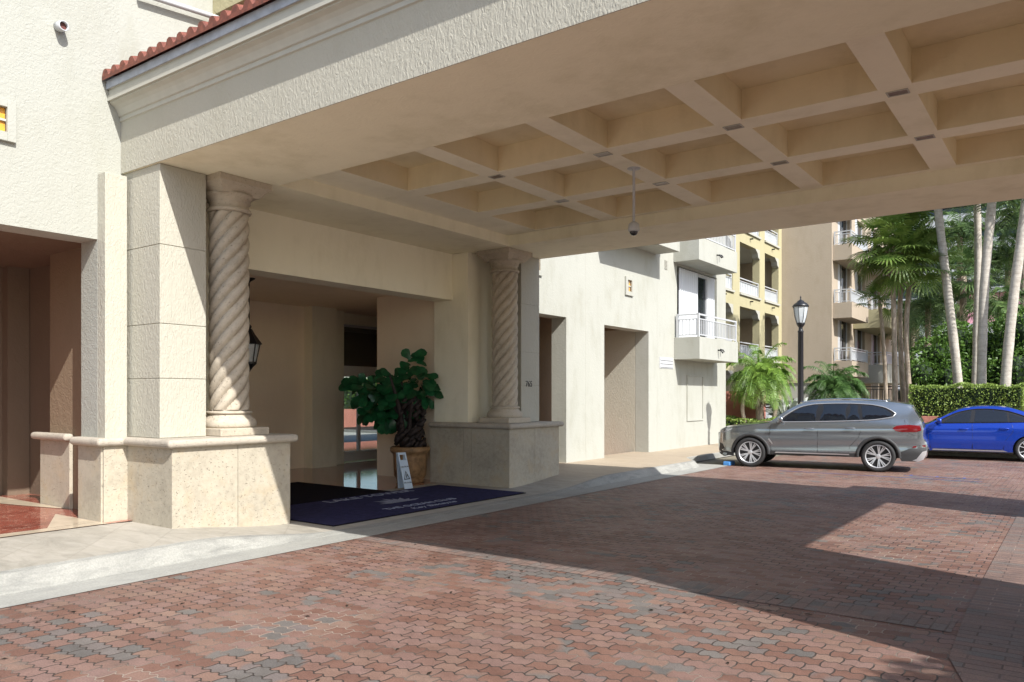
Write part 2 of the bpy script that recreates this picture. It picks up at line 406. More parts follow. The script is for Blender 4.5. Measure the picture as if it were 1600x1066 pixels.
# ------------------------------------------------------------------ setting: ground, drive, walks
tag(sheet(MB(), -400, 400, -300, 500, -.02).build('ground', M['ground']), kind='structure')
tag(sheet(MB(), -7.02, 16, -14, 25.5, 0).build('driveway', M['paver']), kind='structure')
tag(sheet(MB(), -6.99, -.76, 6.40, 6.78, .004).build('driveway_border', M['soldier'], label=None), kind='structure')
mb = MB(); path = [(-.54, 14.5), (-.54, 7.2), (-.52, 6.5), (-.50, 5.8), (-.30, 5.1), (.1, 4.5), (.7, 4.1), (1.6, 3.9), (9, 3.9)]
for (a, b) in zip(path, path[1:]):
    pass
def strip(path, w, z):
    P = [Vector((p[0], p[1], 0)) for p in path]; L = []; R = []
    for i, p in enumerate(P):
        d = (P[min(i + 1, len(P) - 1)] - P[max(i - 1, 0)]).normalized(); nrm = Vector((d.y, -d.x, 0))
        L.append((p.x - nrm.x * w / 2, p.y - nrm.y * w / 2, z)); R.append((p.x + nrm.x * w / 2, p.y + nrm.y * w / 2, z))
    m = MB(); n = len(P)
    m.add(L + R, [(i, n + i, n + i + 1, i + 1) for i in range(n - 1)]); return m
tag(strip(path, .40, .008).build('island_border', M['soldier2'], recalc=True), kind='structure')

def hh(y):
    def ss(t): t = max(0, min(1, t)); return t * t * (3 - 2 * t)
    return .175 - .165 * ss((y - 4.7) / 2.0) + .14 * ss((y - 11.6) / 2.2)
ys = [-14 + .25 * i for i in range(int(42.5 / .25) + 1)]
ys = [y for y in ys if y <= 28.5]
def kx(y):          # x of the kerb's top edge: notched back where the parking bay starts
    if y < 17.9: return -7.62
    t = min(1, (y - 17.9) / .8); return -7.62 - .55 * t
mb = MB(); ng = MB(); kb = MB()
for a, b in zip(ys, ys[1:]):
    mb.add([(kx(a), a, hh(a)), (kx(b), b, hh(b)), (-10.2, b, hh(b)), (-10.2, a, hh(a))], [(0, 1, 2, 3)])
    if b <= 18.8:
        pa = []
        for y in (a, b):
            H = hh(y); k = kx(y); g = k + .22
            pa.append([(-6.99, y, .006), (g, y, .004), (g - .03, y, .01), (g - .09, y, max(.012, H * .45)), (g - .16, y, max(.012, H * .92)), (k, y, H + .001)])
        ng.add([pa[0][0], pa[0][1], pa[1][1], pa[1][0]], [(3, 2, 1, 0)])
        kb.add(pa[0][1:] + pa[1][1:], [(i, i + 1, i + 6, i + 5) for i in range(4)])
    else:
        kb.add([(kx(a) + .03, a, 0), (kx(a) + .02, a, hh(a) * .9), (kx(a), a, hh(a)), (kx(b) + .03, b, 0), (kx(b) + .02, b, hh(b) * .9), (kx(b), b, hh(b))], [(0, 1, 4, 3), (1, 2, 5, 4)])
tag(mb.build('sidewalk', M['walk'], smooth=True, recalc=True), kind='structure')
tag(ng.build('gutter', M['gutter'], recalc=True), kind='structure')
tag(kb.build('kerb', M['kerb'], smooth=False, recalc=True), kind='structure')
# landscaped ground beyond the parking bay
tag(MB().box(-60, 40, 25.5, 25.7, -.1, .12).build('parking_kerb', M['kerb']), kind='structure')
tag(sheet(MB(), -60, 60, 25.7, 41, .10).build('planting_bed', M['soil']), kind='structure')

# ------------------------------------------------------------------ hotel wing (white stucco, left and right of the entrance)
hotel = empty('hotel_building', (-9.75, 9, 0), 'white stucco hotel wing with square openings and box balconies behind the canopy', 'building')
W = -9.75
holes = [(-2.6, 4.73, -.2, 3.63), (5.62, 12.55, -.2, 4.75), (13.4, 15.51, -.2, 3.56), (17.31, 19.81, -.2, 3.52), (21.71, 24.85, 3.3, 5.62),
         (3.1, 3.72, 4.66, 4.94), (18.50, 18.74, 4.50, 4.80), (14.1, 14.36, 4.50, 4.80)]
LW = wall_open(MB(), 'x', -10.16, W, -16, 5.0, -.2, 7.6, holes[:1] + [holes[5]])
LW.build('facade_wall', M['wall'], hotel, label='rough white facade wall left of the canopy')
wall_open(MB(), 'x', -10.16, W, 5.0, 25.65, -.2, 9.6, holes[1:5] + holes[6:]).build('facade_wall', M['wallfine'], hotel, label='smooth white facade wall right of the canopy')
MB().box(-20.8, -10.17, 25.3, 25.64, -.1, 4.19).build('side_wall', M['wallfine'], hotel)
MB().box(W + .002, W + .19, 4.73, 5.0, .0, 4.43).build('pilaster', M['pier'], hotel, bevel=.006)
MB().box(-10.14, -9.56, 4.68, 4.729, 0, 1.1).box(-9.559, -9.53, 4.70, 5.0, 0, 1.1).build('plinth', M['plinth'], hotel, bevel=.006)
MB().box(-10.22, -9.46, 4.60, 4.99, 1.1, 1.2).build('plinth_cap', M['cap'], hotel, bevel=.045, seg=4)
# loggia behind the left opening
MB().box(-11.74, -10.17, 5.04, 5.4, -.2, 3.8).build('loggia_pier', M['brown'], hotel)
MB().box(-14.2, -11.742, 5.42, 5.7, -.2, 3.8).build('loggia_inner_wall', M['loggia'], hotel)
MB().box(-11.93, -11.05, 4.99, 5.038, 0, 1.1).build('loggia_plinth', M['plinth'], hotel, bevel=.006)
MB().box(-12.05, -11.0, 4.90, 5.036, 1.1, 1.2).build('loggia_plinth_cap', M['cap'], hotel, bevel=.045, seg=4)
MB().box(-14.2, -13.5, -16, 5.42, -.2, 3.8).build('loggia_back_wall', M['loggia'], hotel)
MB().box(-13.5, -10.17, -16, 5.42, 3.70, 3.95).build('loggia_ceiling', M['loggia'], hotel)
MB().box(-13.5, -13.3, 5.1, 5.41, 0, 3.7).build('loggia_pilaster', M['loggia'], hotel)
# passages behind the right-hand openings
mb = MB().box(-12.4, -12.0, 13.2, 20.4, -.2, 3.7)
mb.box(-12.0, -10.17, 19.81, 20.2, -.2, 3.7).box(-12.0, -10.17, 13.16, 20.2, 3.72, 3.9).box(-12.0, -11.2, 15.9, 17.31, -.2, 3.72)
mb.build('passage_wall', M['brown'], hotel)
MB().box(-10.9, -10.17, 19.8, 19.807, 0, 3.6).box(-12.0, -10.9, 19.8, 19.807, 0, 3.6).build('passage_side_wall', M['pier'], hotel)
# small amber windows
def small_window(y0, y1, z0, z1, fy):
    f = MB()
    a, b, c, d = y0 - fy, y1 + fy, z0 - fy * 1.1, z1 + fy * .9
    for q in ((a, y0, c, d), (y1, b, c, d), (y0, y1, c, z0), (y0, y1, z1, d)): f.box(W - .02, W + .05, *q)
    fo = f.build('window', M['wallfine'], hotel, bevel=.004)
    MB().box(W - .05, W - .02, y0, y1, z0, z1).build('pane', M['orange'], fo)
    mu = MB().box(W - .019, W + .01, (y0 + y1) / 2 - .012, (y0 + y1) / 2 + .012, z0, z1)
    mu.box(W - .019, W + .009, y0, (y0 + y1) / 2 - .013, (z0 + z1) / 2 - .012, (z0 + z1) / 2 + .012).box(W - .019, W + .009, (y0 + y1) / 2 + .013, y1, (z0 + z1) / 2 - .012, (z0 + z1) / 2 + .012)
    mu.build('window_bar', M['trim'], fo)
small_window(3.1, 3.72, 4.66, 4.94, .09); small_window(18.50, 18.74, 4.50, 4.80, .10); small_window(14.1, 14.36, 4.50, 4.80, .10)
vo = MB()
vo.lathe([(.0, .0), (.06, .0), (.06, .14), (.047, .14), (.047, .08)], 20)
vo.v = [(W + z, 4.28 + x, 6.06 + y - .15 * z) for x, y, z in vo.v]
vent = vo.build('wall_spout', M['white'], hotel, smooth=True)
dk = MB().lathe([(.0, .10), (.046, .10)], 20); dk.v = [(W + z, 4.28 + x, 6.06 + y - .02) for x, y, z in dk.v]; dk.build('spout_mouth', simple('red_brown_pipe', (.10, .025, .02), .6), vent)
# louvre, vent, recessed panel
f = MB()
for i in range(3): f.box(W + .001, W + .03, 20.55, 21.38, 2.55 + i * .1, 2.60 + i * .1)
f.box(W + .0015, W + .012, 20.5, 21.42, 2.52, 2.84); f.build('louvre', M['white'], hotel)
f = MB()
for i in range(7): f.box(W + .001, W + .02, 20.84, 21.02, 5.40 + i * .04, 5.42 + i * .04)
f.build('wall_vent', M['offwhite'], hotel)
f = MB()
for q in ((22.40, 22.44, .95, 2.37), (23.62, 23.66, .95, 2.37), (22.44, 23.62, .95, .99), (22.44, 23.62, 2.33, 2.37)): f.box(W + .001, W + .03, *q)
f.build('panel_moulding', M['wallfine'], hotel)
for y in (16.4, 20.35):
    MB().box(W + .0005, W + .003, y, y + .012, .15, 9.5).build('control_joint', M['offwhite'], hotel)
# box balconies
def rail(mb, p0, p1, z0, z1, n, post=.03, bar=.011, posts=True):
    p0 = Vector(p0); p1 = Vector(p1); d = (p1 - p0); L = d.length; d.normalize(); nn = Vector((-d.y, d.x, 0))
    def bar_(a, b, w, za, zb):
        A = p0 + d * a; B = p0 + d * b; q = nn * w
        mb.prism([((A - q).x, (A - q).y), ((B - q).x, (B - q).y), ((B + q).x, (B + q).y), ((A + q).x, (A + q).y)], za, zb)
    bar_(0, L, .025, z1 - .045, z1); bar_(0, L, .02, z1 - .17, z1 - .14); bar_(0, L, .02, z0 + .05, z0 + .08)
    for i in range(n):
        s = (i + .5) / n * L; bar_(s - bar, s + bar, bar, z0 + .081, z1 - .171)
    if posts:
        for s in ((L,) if posts == 'end' else (0, L)): bar_(s - post, s + post, post, z0, z1 + .01)
def balcony(x0, x1, y0, y1, zb, zt, m, root, soffit=None, railing=True, nx=6, ny=24, glass=False):
    b = MB().box(x0, x1, y0, y1, zb, zt).build('balcony', m, root, bevel=.005)
    if railing:
        r = MB(); rail(r, (x0 + .08, y0 + .06, 0), (x1 - .06, y0 + .06, 0), zt, zt + .68, nx); rail(r, (x1 - .06, y0 + .093, 0), (x1 - .06, y1 - .06, 0), zt, zt + .68, ny, posts='end')
        ra = r.build('railing', M['white'], b, recalc=True)
        if glass: MB().box(x1 - .085, x1 - .09, y0 + .1, y1 - .1, zt + .1, zt + .6).build('railing_panel', M['frost'], b)
    return b
def scupper(root, x, y, z):
    MB().tube([(x, y, z), (x + .10, y, z - .02), (x + .16, y, z - .10)], .022, 8).build('drain_spout', M['iron'], root, smooth=True)
    MB().tube([(x, y + .18, z + .03), (x + .1, y + .18, z - .0), (x + .13, y + .18, z - .06)], .02, 8).build('drain_spout', M['iron'], root, smooth=True)
b1 = balcony(W + .002, -8.95, 21.49, 24.62, 2.80, 3.45, M['wallfine'], hotel); scupper(b1, -8.95, 22.9, 3.12)
b2 = balcony(W + .002, -8.95, 21.45, 24.55, 5.68, 6.34, M['wallfine'], hotel); scupper(b2, -8.95, 22.8, 6.0)
b3 = balcony(W + .002, -9.03, 16.85, 20.28, 5.73, 6.4, M['wallfine'], hotel, railing=False)
MB().box(-9.03, -9.0, 16.8, 20.3, 6.401, 6.5).build('coping', M['white'], b3)
# doors and curtains behind the first balcony
MB().box(-10.5, -10.45, 21.5, 25.1, 3.3, 5.7).build('room_wall', M['brown'], hotel)
f = MB()
for q in ((23.35, 23.42, 3.45, 5.6), (24.12, 24.19, 3.45, 5.6), (23.42, 24.12, 5.5, 5.6), (24.19, 24.84, 5.5, 5.6)): f.box(W - .14, W - .06, *q)
dr = f.build('balcony_door', M['white'], hotel)
MB().box(W - .12, W - .11, 23.42, 24.12, 3.45, 5.5).build('pane', M['glass_dark'], dr)
def curtain(y0, y1, z0, z1, x, root, m, folds=10):
    mb = MB(); n = folds * 6; vs = []
    for i in range(n + 1):
        y = y0 + (y1 - y0) * i / n; xx = x + .045 * sin(2 * pi * folds * i / n); vs += [(xx, y, z0), (xx, y, z1)]
    mb.add(vs, [(2 * i, 2 * i + 2, 2 * i + 3, 2 * i + 1) for i in range(n)]); return mb.build('shutter', m, root, smooth=False)
curtain(21.9, 23.33, 3.46, 5.58, W - .03, hotel, M['curtain'], 9); curtain(24.2, 24.8, 3.46, 5.58, W - .06, hotel, M['curtain'], 4)
# upper balcony above the canopy roof, with a white pipe
u = MB().box(W + .002, -8.7, 6.3, 9.5, 7.0, 7.5).build('upper_balcony', M['yellow'], hotel)
MB().tube([(W + .1, 5.2, 6.82), (W + .1, 6.25, 6.93), (W + .1, 7.4, 7.02)], .035, 10).build('white_pipe', M['white'], hotel, smooth=True)
# bulk of the wing above and behind the entrance
MB().box(-16, -10.17, 5.45, 25.6, 4.2, 8.0).build('upper_storeys', M['wallfine'], hotel)
# marble floor of the loggia
tag(sheet(MB(), -13.5, -9.40, -16, 5.42, .182).build('loggia_floor', M['marble']), kind='structure')
tag(MB().add([(-9.40, -16, .186), (-9.40, 4.68, .186), (-9.62, 4.68, .186), (-9.62, -16, .186)], [(0, 1, 2, 3)]).add([(-11.0, 4.98, .187), (-13.4, 4.98, .187), (-13.4, 4.45, .187), (-11.9, 4.75, .187)], [(0, 1, 2, 3)]).add([(-9.62, 4.68, .187), (-9.62, 4.1, .187), (-10.7, 4.66, .187)], [(0, 2, 1)]).build('loggia_floor_border', M['beige_tile'], recalc=True), kind='structure')

# ------------------------------------------------------------------ entrance hall
hall = empty('entrance_hall', (-12, 9, 0), 'recessed tan entrance hall with glazed doors behind the twisted columns', 'entrance')
MB().box(-10.47, -10.0, 5.62, 12.55, 3.60, 4.6).build('header_wall', M['soffit2'], hall)
MB().box(-10.47, -9.6, 11.70, 12.50, -.1, 3.598).box(-9.999, -9.6, 11.70, 12.50, 3.598, 4.499).build('door_jamb', M['soffit2'], hall)
MB().box(-10.47, -9.6, 5.66, 6.45, -.1, 3.598).box(-9.999, -9.6, 5.66, 6.45, 3.598, 4.499).build('door_jamb', M['soffit2'], hall)
MB().box(-11.9, -10.475, 11.9, 12.4, -.1, 3.85).build('right_wall', M['inner'], hall)
MB().box(-11.9, -10.476, 11.86, 11.899, 1.08, 1.17).build('dado_rail', M['inner'], hall)
MB().box(-12.3, -11.902, 11.9, 18.4, -.1, 3.85).build('vestibule_wall', M['inner'], hall)
MB().box(-15.4, -10.475, 6.0, 6.4, -.1, 3.85).build('left_wall', M['inner'], hall)
MB().box(-15.4, -15.0, 6.4, 12.12, -.1, 3.85).build('back_wall', M['inner'], hall)
MB().box(-15.38, -14.7, 12.12, 12.87, -.1, 3.85).build('pilaster', M['soffit2'], hall)
MB().box(-15.35, -14.98, 12.871, 13.35, -.1, 3.85).build('return_wall', M['soffit2'], hall)
MB().box(-15.9, -10.475, 6.0, 18.4, 3.851, 4.1).build('hall_ceiling', M['inner'], hall)
MB().box(-15.9, -11.9, 18.0, 18.39, -.1, 3.85).build('end_wall', M['inner'], hall)
MB().box(-15.5, -15.3, 13.352, 18, 3.52, 3.85).build('door_lintel', M['soffit2'], hall)
MB().box(-15.3, -15.26, 13.352, 18, 3.50, 3.56).build('lintel_moulding', M['white'], hall)
# glazed doors
fr_ = MB().box(-15.44, -15.34, 13.37, 18, .02, .28).box(-15.44, -15.34, 13.37, 15.12, 2.22, 2.50)
for y in (13.37, 14.18, 15.06, 16.4, 17.7): fr_.box(-15.43, -15.35, y, y + .075, .281, 2.22)
dd = fr_.build('glass_doors', simple('bright_door_frame', (.86, .84, .78), .4), hall)
MB().box(-15.43, -15.3, 15.13, 15.45, .281, 3.5).build('dark_door_frame', simple('dark_bronze', (.012, .008, .012), .3), dd)
MB().box(-15.40, -15.39, 13.44, 17.9, .28, 2.22).box(-15.40, -15.39, 13.37, 17.9, 2.50, 3.5).build('pane', M['clear'], dd)
# lobby seen through the doors
MB().box(-22, -15.95, 12.4, 12.7, -.1, 3.85).box(-22, -15.95, 25.0, 25.3, -.1, 3.85).box(-22, -15.95, 12.7, 25.0, 3.62, 3.85).build('lobby_wall', M['brown'], hall)
MB().box(-22, -16.6, 12.71, 24.99, 2.55, 3.61).build('added_bulkhead', M['brown'], hall); MB().box(-21, -20.6, 16.3, 16.7, 0, 3.6).build('lobby_column', M['offwhite'], hall); MB().box(-21, -20.6, 21.0, 21.5, 0, 3.6).build('lobby_column', M['offwhite'], hall)  # bulkhead box added to hide bright sky and darken the upper panes
tag(sheet(MB(), -22, -9.9, 6.4, 25, .004).build('hall_floor', M['marble2']), kind='structure')
tag(sheet(MB(), -31, -22, 6.4, 45, .004).build('courtyard_paving', M['offwhite']), kind='structure')
tag(MB().add([(-9.92, 6.3, .009), (-7.64, 6.3, .009), (-7.64, 11.62, .009), (-9.92, 11.62, .009)], [(0, 1, 2, 3)]).build('threshold', simple('tan_threshold', (.52, .38, .22), .35, var=.25, scale=4)), kind='structure')
# courtyard planter behind the lobby
cw = empty('planter_wall', (-31, 24, 0), 'salmon courtyard planter wall seen through the glass doors', 'wall')
MB().box(-31.4, -31, 10, 40, 0, 1.05).build('wall', M['pinkish'], cw)

# ------------------------------------------------------------------ porte cochere
pc = empty('porte_cochere', (-3, 9, 0), 'cream drive-through canopy with coffered ceiling, tiled eave and twisted stone columns', 'canopy')
YN, YF, XO = 5.03, 13.15, 2.2
mb = MB()
mb.box(W + .003, XO, YN, 6.53, 4.5, 5.28).box(W + .003, XO, 11.67, YF, 4.5, 5.28)
mb.box(-9.998, -8.6, 6.53, 11.67, 4.5, 5.28).box(0.36, XO, 6.53, 11.67, 4.5, 5.28)
mb.build('beam', M['soffit'], pc, label='smooth cream beams with flat soffits')
MB().box(W + .004, XO, YN - .012, YN - .001, 4.5, 5.30).build('fascia', M['pier'], pc, label='rough combed stucco fascia of the near beam')
MB().box(W + .004, XO, YF + .001, YF + .012, 4.5, 5.30).box(XO + .001, XO + .012, YN, YF, 4.5, 5.3).build('fascia', M['pier'], pc)
mb = MB(); zr = 4.70
xs = [-8.07, -6.42, -4.77, -3.12, -1.46, .19]; yb = [6.80, 8.44, 10.08, 11.72]
mb.box(-8.598, -7.92, 6.532, 11.668, zr, 5.02)
for y in yb:
    a, b = (6.532, 6.97) if y < 7 else ((11.55, 11.668) if y > 11 else (y - .165, y + .165))
    mb.box(-7.92, .358, a, b, zr, 5.02)
for x in xs[1:-1]:
    for (a, b) in ((6.97, 8.275), (8.605, 9.915), (10.245, 11.55)): mb.box(x - .15, x + .15, a, b, zr, 5.02)
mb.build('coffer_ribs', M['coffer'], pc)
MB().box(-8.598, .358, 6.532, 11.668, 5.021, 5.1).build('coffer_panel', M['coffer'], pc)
mb = MB(); z0_, z1_ = zr - .006, zr - .0005  # thin skins whose lighter colour stands for light caught under the ribs
mb.box(-8.598, -7.92, 6.54, 11.66, z0_, z1_)
for y in yb:
    a, b = (6.54, 6.97) if y < 7 else ((11.55, 11.66) if y > 11 else (y - .165, y + .165))
    mb.box(-7.92, .35, a, b, z0_, z1_)
for x in xs[1:-1]:
    for (a, b) in ((6.97, 8.275), (8.605, 9.915), (10.245, 11.55)): mb.box(x - .15, x + .15, a, b, z0_, z1_)
mb.build('rib_soffit', M['soffit2'], pc, label='coffer rib undersides, painted lighter for the light they catch')
for x in xs[1:-1]:
    for y in (8.44, 10.08):
        fx = MB()
        for q in ((x - .10, x + .10, y - .07, y - .055), (x - .10, x + .10, y + .055, y + .07), (x - .10, x - .085, y - .055, y + .055), (x + .085, x + .10, y - .055, y + .055)): fx.box(q[0], q[1], q[2], q[3], zr - .014, zr - .0065)
        fo = fx.build('ceiling_light', M['trim'], pc); MB().box(x - .085, x + .085, y - .055, y + .055, zr - .010, zr - .0065).build('lens', M['fixture'], fo)
def sweep(prof, name, m, smooth=False):
    mb = MB(); n = len(prof); vs = []
    for o, z in prof:
        o *= .74 if z > 5.16 else 1; vs += [(W + .006, YN - o, z), (XO + o, YN - o, z), (XO + o, YF + o, z), (W + .006, YF + o, z)]
    mb.add(vs, [(4 * i + k, 4 * i + k + 1, 4 * i + k + 5, 4 * i + k + 4) for i in range(n - 1) for k in range(3)] + [tuple(4 * i for i in range(n))])
    return mb.build(name, m, pc, smooth=smooth, recalc=True)
sweep([(.012, 5.14), (.03, 5.15), (.035, 5.20), (.06, 5.21), (.075, 5.24), (.10, 5.28), (.14, 5.315), (.19, 5.335), (.205, 5.34), (.205, 5.36), (.245, 5.36), (.245, 5.425), (.225, 5.43), (.225, 5.50), (.25, 5.51), (.25, 5.56), (0.0, 5.57)], 'cornice', M['trim'])
sweep([(.252, 5.50), (.268, 5.50), (.268, 5.60), (.10, 5.62)], 'flashing', M['metalflash'])
# barrel tiles: corrugated slopes on near, far and outer sides
def tiles(path0, path1, ztop, run, name):
    # eave line path0->path1, slope rises inwards (normal n)
    p0 = Vector(path0); p1 = Vector(path1); d = (p1 - p0); L = d.length; d.normalize(); nrm = Vector((-d.y, d.x, 0))
    mb = MB(); per = .205; seg = 8; n = int(L / per); rows = 6
    vs = []; cols = n * seg + 1
    prof = []
    for i in range(cols):
        u = (i / seg) % 1.0; s = i / seg * per
        h = .075 * sqrt(max(0, 1 - ((u - .33) / .33) ** 2)) if u < .66 else -.012 * sin((u - .66) / .34 * pi)
        prof.append((s, h))
    for r in range(rows * 2):
        k = r // 2; a = k / rows * run if r % 2 == 0 else (k + 1) / rows * run
        lift = .02 if r % 2 == 0 else 0
        for s, h in prof:
            q = p0 + d * s + nrm * a; vs.append((q.x, q.y, p0.z + a * .36 + h + lift))
    R = rows * 2
    fs = [(r * cols + i, r * cols + i + 1, (r + 1) * cols + i + 1, (r + 1) * cols + i) for r in range(R - 1) for i in range(cols - 1)]
    mb.add(vs, fs)
    # eave end caps
    vs2 = []
    for s, h in prof:
        q = p0 + d * s; vs2 += [(q.x, q.y, p0.z - .035), (q.x, q.y, p0.z + h + .02)]
    mb.add(vs2, [(2 * i, 2 * i + 2, 2 * i + 3, 2 * i + 1) for i in range(len(prof) - 1)])
    return mb.build(name, M['tile'], pc, smooth=False)
tiles((W + .01, YN - .25, 5.625), (XO + .3, YN - .25, 5.625), 0, 3.2, 'roof_tiles')
tiles((XO + .25, YN - .3, 5.625), (XO + .25, YF + .3, 5.625), 0, 3.2, 'roof_tiles')
tiles((XO + .3, YF + .25, 5.625), (W + .01, YF + .25, 5.625), 0, 3.2, 'roof_tiles')
MB().box(W + .01, XO - .1, YN + .1, YF - .1, 5.3, 5.55).build('roof_deck', M['trim'], pc)

def ring(mb, z0, z1, r0, r1, c, seg=40): mb.lathe([(0, z0), (r0, z0), (r1, z1), (0, z1)], seg, (c[0], c[1], 0))
def twisted_column(cx, cy):
    a = MB(); a.box(cx - .36, cx + .36, cy - .36, cy + .36, 1.2, 1.30)
    base = a.build('column', M['lime'], pc, bevel=.012)
    b = MB().lathe([(0, 1.30), (.335, 1.30), (.345, 1.33), (.345, 1.37), (.325, 1.405), (.29, 1.43), (.27, 1.46), (.262, 1.475), (.285, 1.48), (.293, 1.495), (.285, 1.51), (.25, 1.515)], 48, (cx, cy, 0))
    b.build('base', M['lime'], base, smooth=True)
    s = MB(); nz = 150; seg = 144; z0, z1 = 1.51, 4.10; vs = []; K = 7
    for i in range(nz + 1):
        z = z0 + (z1 - z0) * i / nz
        for k in range(seg):
            th = 2 * pi * k / seg; ph = K * (th - 2 * pi * (z - z0) / 1.45) / 2
            lobe = abs(sin(ph)) ** .5
            r = .182 + .072 * lobe
            if i in (0, nz): r = .22
            vs.append((cx + r * cos(th), cy + r * sin(th), z))
    s.add(vs, [(i * seg + k, i * seg + (k + 1) % seg, (i + 1) * seg + (k + 1) % seg, (i + 1) * seg + k) for i in range(nz) for k in range(seg)])
    s.build('shaft', M['lime'], base, smooth=True)
    c = MB().lathe([(.24, 4.09), (.272, 4.095), (.282, 4.115), (.272, 4.14), (.25, 4.145), (.245, 4.20), (.25, 4.215), (.27, 4.225), (.265, 4.25), (.29, 4.29), (.33, 4.315), (0, 4.32)], 48, (cx, cy, 0))
    # flared square abacus
    def sq(h, z): return [(cx - h, cy - h, z), (cx + h, cy - h, z), (cx + h, cy + h, z), (cx - h, cy + h, z)]
    lv = [(.27, 4.30), (.29, 4.32), (.33, 4.37), (.37, 4.41), (.385, 4.415), (.385, 4.498)]
    vs = sum([sq(*l) for l in lv], []); ab = MB().add(vs, [(4 * i + k, 4 * i + (k + 1) % 4, 4 * i + 4 + (k + 1) % 4, 4 * i + 4 + k) for i in range(len(lv) - 1) for k in range(4)] + [(3, 2, 1, 0), (20, 21, 22, 23)])
    c.build('capital', M['lime'], base, smooth=True)
    ab.build('abacus', M['lime'], base, bevel=.006)
for cy in (6.07, 12.12): twisted_column(-9.02, cy)
def pier(x0, x1, y0, y1, seam):
    zs = [1.2] + seam + [4.499]
    mb = MB()
    for a, b in zip(zs, zs[1:]): mb.box(x0, x1, y0, y1, a + .004, b - .004)
    mb.box(x0 + .01, x1 - .01, y0 + .01, y1 - .01, 1.2, 4.49)
    mb.build('pier', M['pier'], pc, bevel=.004)
sm = [1.92, 2.58, 3.53]
pier(W + .005, -8.9, YN + .02, 5.66, sm); pier(W + .005, -8.9, 12.50, YF - .02, sm)
pier(1.2, 2.18, YN + .02, 7.50, sm); pier(1.2, 2.18, 12.42, 14.3, sm)
def plinth(x0, x1, y0, y1, sx, sy):
    mb = MB()
    xs_ = [x0] + sx + [x1]; ys_ = [y0] + sy + [y1]
    mb.box(x0 + .02, x1 - .02, y0 + .02, y1 - .02, -.1, 1.09)
    for a, b in zip(xs_, xs_[1:]): mb.box(a + .003, b - .003, y0, y0 + .019, -.1, 1.1).box(a + .003, b - .003, y1 - .019, y1, -.1, 1.1)
    for a, b in zip(ys_, ys_[1:]): mb.box(x1 - .019, x1 + .0005, a + .003, b - .003, -.1, 1.1)
    p = mb.build('plinth', M['plinth'], pc, bevel=.005)
    MB().box(x0, x1 + .085, y0 - .085, y1 + .085, 1.1, 1.2).build('cap', M['cap'], p, bevel=.048, seg=5)
plinth(W + .003, -8.52, 4.985, 6.66, [-9.52], [5.86]); plinth(-10.48, -8.52, 11.59, 13.28, [-9.62, -9.42], [12.42])
plinth(1.1, 2.25, 4.985, 7.55, [1.6], [5.9]); plinth(1.1, 2.25, 12.36, 14.35, [1.6], [13.3])
MB().box(-10.48, W, 6.2, 6.66, -.1, 1.1).build('plinth_return', M['plinth'], pc)
MB().box(-8.899, -8.888, 12.9, 12.9001, 0, 0.001).build('number_backing', M['pier'], pc) if False else None
text('house_number', '765', .165, (-8.897, 12.76, 1.95), (0, 1, 0), (0, 0, 1), M['signblack'], pc, .006, label='dark metal house number 765 on the far pier', sx=.95)
# dome camera on a ceiling pole
dc = empty('dome_camera', (-4.74, 9.2, 4.7), 'white dome security camera on a thin pole hanging from the coffered ceiling', 'camera')
MB().lathe([(0, 4.699), (.085, 4.699), (.085, 4.685), (.03, 4.68), (.018, 4.66), (.018, 3.97), (0, 3.97)], 20, (-4.74, 9.2, 0)).build('pole', M['white'], dc, smooth=True)
MB().lathe([(0, 3.99), (.035, 3.99), (.07, 3.96), (.075, 3.88), (.065, 3.865), (0, 3.865)], 24, (-4.74, 9.2, 0)).build('housing', M['white'], dc, smooth=True)
MB().lathe([(.055, 3.866), (.052, 3.845), (.035, 3.82), (0, 3.81)], 24, (-4.74, 9.2, 0)).build('dome', M['glass_dark'], dc, smooth=True)

# ------------------------------------------------------------------ doormat, wet floor sign, planter, lantern
dm = MB().box(-9.86, -7.88, 6.84, 11.15, .009, .028).build('doormat', M['mat'])
tag(dm, 'large navy entrance mat with pale logo and lettering between the plinths', 'doormat')
MB().box(-9.88, -9.861, 6.82, 11.17, .0095, .022).box(-7.879, -7.85, 6.82, 11.17, .0095, .022).box(-9.861, -7.879, 6.82, 6.839, .0095, .022).build('mat_edge', M['blackmat'], dm)
ri, upv = (0, 1, 0), (-1, 0, 0)
text('lettering', 'LAKE TOWER', .30, (-9.66, 9.2, .0305), ri, upv, M['matwhite'], dm, .004, label='block letters of the upper line', sx=1.05)
text('lettering', 'THE OCEAN CLUB', .20, (-8.33, 9.02, .030), ri, upv, M['matwhite'], dm, .004, label='small capitals below the logo', sx=.95)
text('lettering', 'Key Biscayne', .19, (-8.08, 9.02, .030), ri, upv, M['matwhite'], dm, .004, shear=.35, label='italic lettering on the lowest line')
lg = MB()
for k in range(9):
    a = pi * (.06 + .88 * k / 8); L = .50 if k % 2 == 0 else .42
    c = Vector((-8.72, 9.02, .031)); tip = c + Vector((-sin(a) * L, cos(a) * L * .95, 0)); pr = Vector((cos(a), sin(a), 0)) * .055
    mid = c + (tip - c) * .55
    lg.add([c, mid + Vector((pr.x, pr.y, 0)), tip, mid - Vector((pr.x, pr.y, 0))], [(0, 1, 2, 3)])
lg.build('shell_logo', M['matwhite'], dm, label='pale fan-shaped emblem in the middle of the mat')
tag(MB().box(-12.5, -9.95, 7.2, 9.95, .005, .018).build('floor_mat', M['blackmat']), 'plain black mat on the red marble behind the navy mat', 'doormat')

